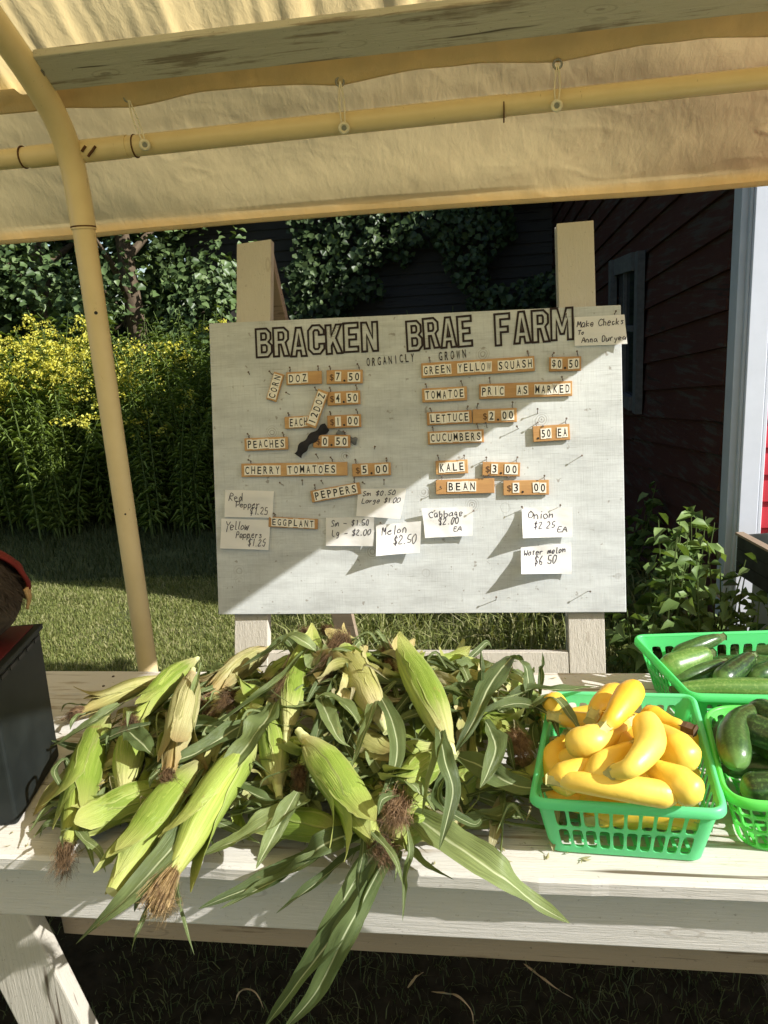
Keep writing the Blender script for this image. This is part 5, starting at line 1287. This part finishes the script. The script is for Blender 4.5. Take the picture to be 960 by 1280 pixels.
        for q in range(8):
            t = q / 7; c = sp_[-1] - tipd * .008 + v * t * .8 + tipd * Ls * .25 * math.sin(PI * t) * .5; rr.append([c + V((math.cos(a), math.sin(a) * .8, math.sin(a * 2 + q) * .4)) * R * silkR * (.42 * math.sin(PI * (.18 + .8 * t))) * (1 + .3 * nz(a * 3, q, sd_)) for a in (2 * PI * j / 12 for j in range(12))])
        m.quadgrid(rr, close=True)
        o = m.build('silk', M[silk], e, smooth=False); o['kind'] = 'stuff'
    # small ragged leaf tips round the silk
    for q in range(tipleaf):
        a = r.uniform(0, 2 * PI); p, d, tt = surf(.93, a); l = r.uniform(.03, .085); m = MB()
        if p.z + d.z * l * .5 - .02 < .81: d = V((d.x, d.y, abs(d.z)))
        pts = [p - d * .003, p + tt * l * .45 + d * l * .25, p + tt * l * .8 + d * l * .6 - V((0, 0, l * .15)), p + tt * l + d * l * .7 - V((0, 0, l * .5))]
        for z_ in pts:
            if z_.y > .95: z_.z = max(z_.z, .806)
        blade(m, pts, r.uniform(.010, .018), 14, .3, .15, r.uniform(-1, 1), r.uniform(-1.5, 1.5), .3, .8, q + sd_); m.build('leaf', M[r.choice(('blade', 'blade', 'blade_pale'))], e, smooth=True)
    EARS.append((e, B_, T_, mid, R)); return e
G = 'sweet corn in the heap on the table'
ear('green corn ear beside the black box with brown silk drooping over the plank', (133, 893, .865), (84, 1058, .838), .034, silk_to=(78, 1092, .815), silk='silk_dark', silkR=.9)
ear('slim bright green corn ear at the upper left ending in a round brown silk tuft', (243, 826, .885), (167, 903, .905), .026, silk_to=(160, 922, .895), silkR=1.3, silk_n=170)
ear('corn ear with cream cut butt facing the camera near the left black box', (154, 994, .855), (178, 895, .875), .031, silk=None)
ear('bulging green corn ear lying flat across the left front, under the others', (222, 985, .838), (95, 1036, .835), .031, silk=None, tipleaf=1)
ear('yellowish striped dry husked corn ear on the upper left with long dark silk', (240, 842, .925), (212, 965, .90), .030, 'husk_striped', silk_to=(236, 1003, .875), silkR=.8)
ear('small corn ear at the back left with tan and brown silk pointing left', (215, 848, .84), (102, 889, .832), .022, 'husk_yellow', silk='silk_tan', silk_to=(84, 897, .818))
ear('small pale corn ear tucked between the two leftmost ears', (150, 925, .83), (120, 1003, .83), .022, 'husk_yellow', silk=None, stalk=0)
ear('long bright corn ear overhanging the front edge at the left, tip over the apron', (252, 952, .875), (140, 1115, .845), .033, silk=None, tipleaf=0, flaps=5)
ear('long green corn ear pointing to the front edge with tan silk hanging over the apron', (322, 922, .905), (216, 1090, .858), .0345, silk='silk_gold', silk_to=(205, 1142, -.94), silk_n=190, flaps=5)
ear('corn ear near the middle top with cream butt hanging down toward the camera', (358, 920, .915), (378, 812, .955), .028, silk='silk_dark', silk_to=(345, 868, .965))
ear('green corn ear standing below the cream butt in the middle of the heap', (348, 985, .875), (332, 892, .905), .029, silk=None)
ear('plump corn ear slanting down to the right at the centre front of the heap', (380, 922, .94), (470, 1054, .865), .0345, silk='silk_dark', silk_to=(487, 1078, .84), flaps=4)
ear('green corn ear lying sideways on the plank below the central ear', (442, 1047, .838), (318, 1032, .835), .027, silk=None, tipleaf=1)
ear('large corn ear on the right top of the heap, thin yellow tip pointing up', (562, 935, .935), (500, 814, .985), .0335, silk=None, tipleaf=0, flaps=2, seed=77)
ear('yellowing corn ear with loosened husk at the top of the heap, very dark silk', (478, 905, .93), (432, 812, .975), .032, 'husk_yellow', silk_to=(400, 838, .975), silkR=1.4, silk_n=200)
ear('short corn ear peeking out at the top of the heap left of centre', (398, 868, .93), (388, 800, .955), .027, 'husk', silk_to=(372, 800, .97))
ear('pale corn ear right at the summit of the heap', (470, 852, .915), (418, 797, .955), .026, 'husk_yellow', silk_to=(440, 812, .97))
ear('pale green corn ear lying sideways at the back right of the heap', (628, 872, .87), (532, 843, .895), .029, silk=None)
ear('corn ear lying under the back right ear, seen from its side', (640, 878, .85), (552, 872, .868), .025, 'husk_yellow', silk=None)
ear('small corn ear at the top right with orange brown silk facing the camera', (520, 878, .90), (489, 820, .955), .024, 'husk_yellow', silk='silk_tan', silk_to=(490, 838, .955))
ear('corn ear on the right side with a thick tan silk tuft near the basket', (575, 893, .885), (638, 922, .895), .026, silk='silk_tan', silk_to=(655, 946, .885), silkR=1.4, silk_n=200)
ear('corn ear in the front right whose big brown silk tuft faces the camera', (548, 950, .90), (500, 1002, .905), .028, silk='silk_tan', silk_to=(492, 1028, .885), silkR=1.5, silk_n=240)
ear('small corn ear low at the front centre with brown silk near the plank edge', (545, 1030, .84), (492, 1060, .838), .022, silk='silk_tan', silk_to=(484, 1078, .825))
ear('dark corn ear in the middle with a small hanging brown silk tuft', (410, 948, .885), (378, 962, .90), .022, silk='silk_dark', silk_to=(374, 985, .885))
ear('corn ear left of centre with brown silk and ragged leaves at its tip', (335, 885, .885), (292, 872, .925), .025, silk='silk_dark', silk_to=(275, 882, .925), silkR=1.2)
ear('pale cream husked corn ear at the back left of the heap', (335, 812, .905), (262, 868, .885), .029, 'husk_striped', silk='silk_tan', silk_to=(262, 905, .89), silkR=1.1)
ear('corn ear at the far right of the heap lying against the squash basket', (590, 985, .84), (662, 985, .84), .024, silk='silk_tan', silk_to=(690, 1000, .825))
ear('corn ear at the back right corner of the heap beneath long leaf blades', (600, 905, .85), (680, 900, .85), .024, silk='silk_dark')
buried = [((300, 1000, .83), (400, 960, .84)), ((250, 900, .83), (330, 940, .84)), ((420, 900, .87), (540, 880, .88)), ((460, 960, .84), (560, 980, .84)), ((350, 880, .87), (440, 870, .88)), ((580, 950, .84), (500, 920, .86)),
          ((400, 840, .90), (480, 860, .89)), ((330, 850, .87), (400, 830, .90)), ((520, 900, .86), (620, 920, .85)), ((200, 930, .83), (280, 980, .83)), ((380, 1000, .83), (470, 960, .85)), ((300, 930, .86), (260, 870, .85)), ((450, 1010, .84), (540, 1010, .83)), ((510, 850, .87), (590, 830, .86)), ((620, 945, .84), (560, 1010, .83)), ((430, 930, .88), (500, 960, .87))]
for a, b in buried:
    ear('corn ear mostly buried inside the heap under leaves and other ears', a, b, .029, rnd.choice(('husk', 'husk', 'husk_yellow')), silk=rnd.choice(('silk_dark', 'silk_tan', None)), silk_n=60, group='buried corn ears in the heap')
def near_ear(p):
    return min(EARS, key=lambda q: min((q[2] - p).length, (q[1] - p).length))[0]
def leaf(pts, width, mat='blade', **kw):
    q = [P(p) if not isinstance(p, Vector) else p for p in pts]; e = near_ear(q[0]); m = MB(); blade(m, q, width, seed=rnd.random() * 20, **kw); o = m.build('leaf', M[mat], e, smooth=True); return o
# leaves read off the photograph, each at its own height above the plank
leaf([(300, 955, .90), (262, 1000, .895), (215, 1060, .875), (160, 1120, .855), (95, 1180, .80)], .052, fold=.2, roll=.25)
leaf([(250, 962, .885), (225, 1000, .88), (205, 1040, .87), (188, 1070, .86)], .042, fold=.3, roll=-.2)
leaf([(262, 912, .92), (305, 882, .965), (350, 850, .985), (387, 806, .985)], .026, fold=.5, roll=.3)
leaf([(345, 878, .95), (322, 915, .945), (295, 950, .92), (268, 982, .90)], .060, fold=.35, roll=-.3, twist=.5, peak=.5)
leaf([(312, 902, .92), (270, 925, .92), (230, 948, .91), (190, 962, .90)], .040, fold=.3, roll=.2)
leaf([(188, 905, .92), (150, 915, .905), (105, 935, .87), (62, 925, .85)], .020, fold=.4, roll=.5)
leaf([(162, 915, .915), (178, 930, .92), (192, 945, .915)], .045, fold=.3, roll=.0, n=14)
leaf([(150, 880, .90), (120, 900, .89), (80, 925, .87), (62, 935, .85)], .034, fold=.3)
leaf([(445, 1040, .86), (400, 1058, .865), (350, 1092, -.945), (248, 1136, -.90)], .040, fold=.25, roll=.3, peak=.3, base=.7)
leaf([(425, 1052, .855), (380, 1080, .85), (330, 1108, -.925), (275, 1136, -.90)], .026, fold=.4, roll=.1)
leaf([(372, 990, .90), (352, 1025, .885), (336, 1055, .87), (320, 1086, .855)], .030, fold=.35, roll=.2)
leaf([(385, 998, .89), (345, 1020, .885), (305, 1045, .87), (250, 1070, .845)], .048, fold=.25, roll=-.2)
leaf([(452, 1058, .86), (418, 1085, -.945), (380, 1115, -.92), (345, 1142, -.90)], .022, fold=.4)
leaf([(478, 1055, .87), (448, 1095, -.93), (415, 1150, -.90), (392, 1195, -.895), (383, 1190, -.90)], .034, fold=.5, roll=.9, peak=.3)
leaf([(482, 1060, .86), (452, 1110, -.925), (420, 1165, -.895), (375, 1225, -.875), (330, 1285, -.87)], .036, fold=.55, roll=.6, peak=.45)
leaf([(490, 1058, .86), (458, 1118, -.92), (430, 1170, -.885), (395, 1240, -.87), (352, 1290, -.865)], .034, fold=.35, roll=1.0, peak=.5)
leaf([(515, 1018, .865), (560, 1050, .868), (620, 1090, .855), (668, 1128, -.92), (712, 1154, -.905)], .058, fold=.28, roll=-.25, peak=.35, base=.5)
leaf([(500, 1035, .86), (512, 1062, .85), (535, 1085, .845), (568, 1100, .835)], .020, fold=.5, roll=.5)
leaf([(548, 905, .955), (556, 950, .95), (566, 985, .925), (560, 1020, .90), (549, 1062, .875)], .030, fold=.45, roll=.2, peak=.5)
leaf([(552, 915, .95), (545, 950, .95), (535, 985, .93), (528, 1020, .90)], .020, fold=.5, roll=-.6)
leaf([(660, 838, .93), (640, 822, .965), (612, 858, .96), (590, 905, .935), (566, 945, .90)], .044, fold=.2, roll=-.15, peak=.45, base=.4)
leaf([(640, 822, .965), (655, 830, .965), (660, 850, .94), (660, 880, .91)], .030, fold=.3, roll=.6)
leaf([(590, 905, .91), (620, 885, .93), (655, 880, .93), (688, 895, .925), (700, 925, .91)], .024, fold=.35, roll=-.2)
leaf([(650, 905, .90), (672, 880, .935), (694, 872, .95), (720, 905, .95), (726, 925, .94)], .022, 'blade_pale', fold=.3, roll=.1)
leaf([(620, 890, .90), (660, 862, .93), (700, 862, .94), (745, 858, .92)], .026, fold=.3)
leaf([(572, 945, .90), (605, 960, .90), (645, 982, .885), (695, 986, .88)], .040, fold=.35, roll=-.5, peak=.35)
leaf([(605, 900, .92), (620, 930, .925), (610, 965, .905), (600, 985, .895)], .040, fold=.5, roll=.4)
leaf([(640, 985, .85), (625, 1010, .835), (618, 1040, .825), (612, 1068, .815)], .024, 'blade_dry', fold=.2, roll=.3, peak=.6, base=.8)
leaf([(472, 865, .955), (492, 905, .96), (496, 945, .945), (484, 985, .925), (470, 1000, .92)], .032, fold=.35, roll=.2, peak=.5)
leaf([(470, 868, .955), (462, 895, .96), (452, 925, .95), (440, 960, .93)], .024, 'blade_pale', fold=.2, roll=-.5)
leaf([(498, 1000, .905), (505, 980, .925), (520, 985, .93), (545, 1015, .90)], .034, 'blade_pale', fold=.25, roll=.4)
leaf([(508, 1030, .88), (512, 1065, .865), (506, 1105, -.93), (503, 1152, -.91)], .011, fold=.6, roll=.8, peak=.4)
leaf([(220, 1100, .85), (226, 1130, -.93), (234, 1160, -.91), (243, 1194, -.905)], .011, fold=.6, roll=.6)
leaf([(205, 1105, .85), (188, 1130, -.92), (172, 1165, -.90), (164, 1190, -.895)], .012, fold=.5, roll=.3)
leaf([(193, 1085, .86), (180, 1110, .85), (168, 1140, -.92)], .014, fold=.4)
leaf([(600, 868, .93), (602, 840, .985), (601, 812, 1.02)], .016, fold=.7, roll=.2, n=16)
leaf([(676, 868, .91), (677, 840, .945), (678, 815, .985)], .014, fold=.7, roll=.2, n=16)
leaf([(238, 880, .93), (245, 855, .955), (252, 832, .975)], .016, fold=.7, n=16)
leaf([(375, 828, .96), (358, 800, .985), (335, 815, .965), (300, 835, .93)], .024, fold=.4, roll=.4)
leaf([(405, 822, .965), (380, 802, 1.0), (362, 795, 1.0), (350, 812, .97)], .030, fold=.3, roll=.3)
leaf([(452, 910, .945), (430, 880, .965), (405, 870, .965), (385, 885, .95)], .026, fold=.4, roll=-.3)
leaf([(400, 870, .955), (412, 900, .96), (425, 925, .95), (440, 935, .935)], .036, fold=.3, roll=.2)
leaf([(262, 975, .895), (300, 985, .89), (335, 1000, .88), (365, 1000, .865)], .030, fold=.4, roll=.3)
leaf([(535, 875, .93), (560, 890, .935), (585, 888, .925), (592, 900, .91)], .036, fold=.4, roll=.4)
leaf([(80, 990, .86), (68, 965, .885), (82, 950, .885), (92, 975, .86)], .012, fold=.4, n=18)
leaf([(90, 1000, .85), (62, 1010, .84), (35, 1042, .815)], .014, fold=.4, n=18)
leaf([(95, 1010, .855), (108, 1050, .84), (118, 1085, .82)], .014, fold=.4, n=18)
leaf([(560, 960, .89), (548, 1000, .885), (590, 1030, .86), (605, 1020, .85)], .020, fold=.4, roll=-.3)
# dry, crisp leaf bits and fine filler blades lying over the heap
def H(x, y):
    h = .030 * math.exp(-((x + .62) / .16) ** 2 - ((y - 1.25) / .25) ** 2)
    h += .135 * math.exp(-(((x + .24) / .24) ** 2) - ((y - 1.34) / .19) ** 2) + .045 * math.exp(-((x + .40) / .2) ** 2 - ((y - 1.22) / .2) ** 2) + .055 * math.exp(-((x - .0) / .12) ** 2 - ((y - 1.3) / .18) ** 2)
    return .815 + h
for i in range(430):
    while True:
        x = rnd.uniform(-.74, .07); y = rnd.uniform(1.01, 1.57)
        if H(x, y) > .826: break
    pale = i % 10 in (0, 3, 6)
    a = rnd.uniform(0, 2 * PI); L_ = rnd.uniform(.08, .15) if pale else rnd.uniform(.09, .25); pts = []; lift = rnd.uniform(-.012, .024); cv = rnd.uniform(-1.1, 1.1)
    for k in range(5):
        t = k / 4; aa = a + cv * t; px_ = x + math.cos(aa) * L_ * t; py_ = y + math.sin(aa) * L_ * t * .9
        py_ = min(py_, 1.60); px_ = min(max(px_, -.80), .075); pts.append(V((px_, py_, max(.807, H(px_, py_) + lift * math.sin(PI * (.2 + .8 * t)) - .012 * t))))
    if min(p.y for p in pts) < .985: continue
    if pale: leaf(pts, rnd.uniform(.026, .046), rnd.choice(('husk_edge', 'husk_yellow_edge', 'blade_pale', 'husk_edge')), n=20, fold=rnd.uniform(.5, .9), roll=rnd.uniform(-.6, .6), twist=rnd.uniform(-.9, .9), wave=.18, base=.8)
    else: leaf(pts, rnd.uniform(.010, .034), rnd.choice(('blade', 'blade', 'blade', 'blade_pale', 'blade_dry')) if i % 3 else 'blade', n=20, fold=rnd.uniform(.2, .6), roll=rnd.uniform(-1.0, 1.0), twist=rnd.uniform(-1.6, 1.6), wave=.18)
for i in range(120):   # thin curled threads of husk
    x = rnd.uniform(-.72, .05); y = rnd.uniform(1.0, 1.55); h0 = H(x, y) + rnd.uniform(0, .03); a = rnd.uniform(0, 6.28); L_ = rnd.uniform(.04, .12)
    pts = [V((x, y, h0)), V((x + math.cos(a) * L_ * .4, y + math.sin(a) * L_ * .4, h0 + rnd.uniform(0, .03))), V((x + math.cos(a + .6) * L_, y + math.sin(a + .6) * L_, max(.807, h0 - rnd.uniform(0, .02))))]
    leaf(pts, rnd.uniform(.003, .008), rnd.choice(('blade', 'blade_pale', 'blade_dry')), n=12, fold=.4, roll=rnd.uniform(-1, 1), twist=rnd.uniform(-2, 2))
cb = MB()
for i in range(420):
    x = rnd.uniform(-.85, .16); y = rnd.uniform(.985, 1.62); a = rnd.uniform(0, 6.28); l = rnd.uniform(.004, .018); wd = rnd.uniform(.0006, .003); d = V((math.cos(a), math.sin(a), 0)); p = V((x, y, .8022)); q = V((-d.y, d.x, 0)) * wd
    cb.poly([p - d * l * .5, p + q, p + d * l * .5 + V((0, 0, .003)), p - q])
tag(cb.build('husk_crumbs', M['blade_dry']), 'tiny dry crumbs of husk and silk strewn on the table planks', 'crumbs', kind='stuff')
# dry straws in the grass under the table
for pts in ([(655, 1205, .02), (680, 1225, .05), (705, 1242, .03), (720, 1250, .01)], [(540, 1240, .02), (570, 1245, .05), (588, 1262, .03), (592, 1282, .01)], [(510, 1235, .03), (520, 1222, .04), (530, 1215, .02)], [(293, 1260, .02), (300, 1240, .06), (318, 1240, .05), (330, 1262, .02)]):
    m = MB(); q = [P(p) for p in pts]; blade(m, q, .012, 14, .3, .2, .3, .5); o = m.build('dry_husk_scrap', M['cord'], org=q[0], smooth=True); tag(o, 'dry husk scrap lying in the dark grass below the table', 'husk scrap', 'dry husk scraps under the table')
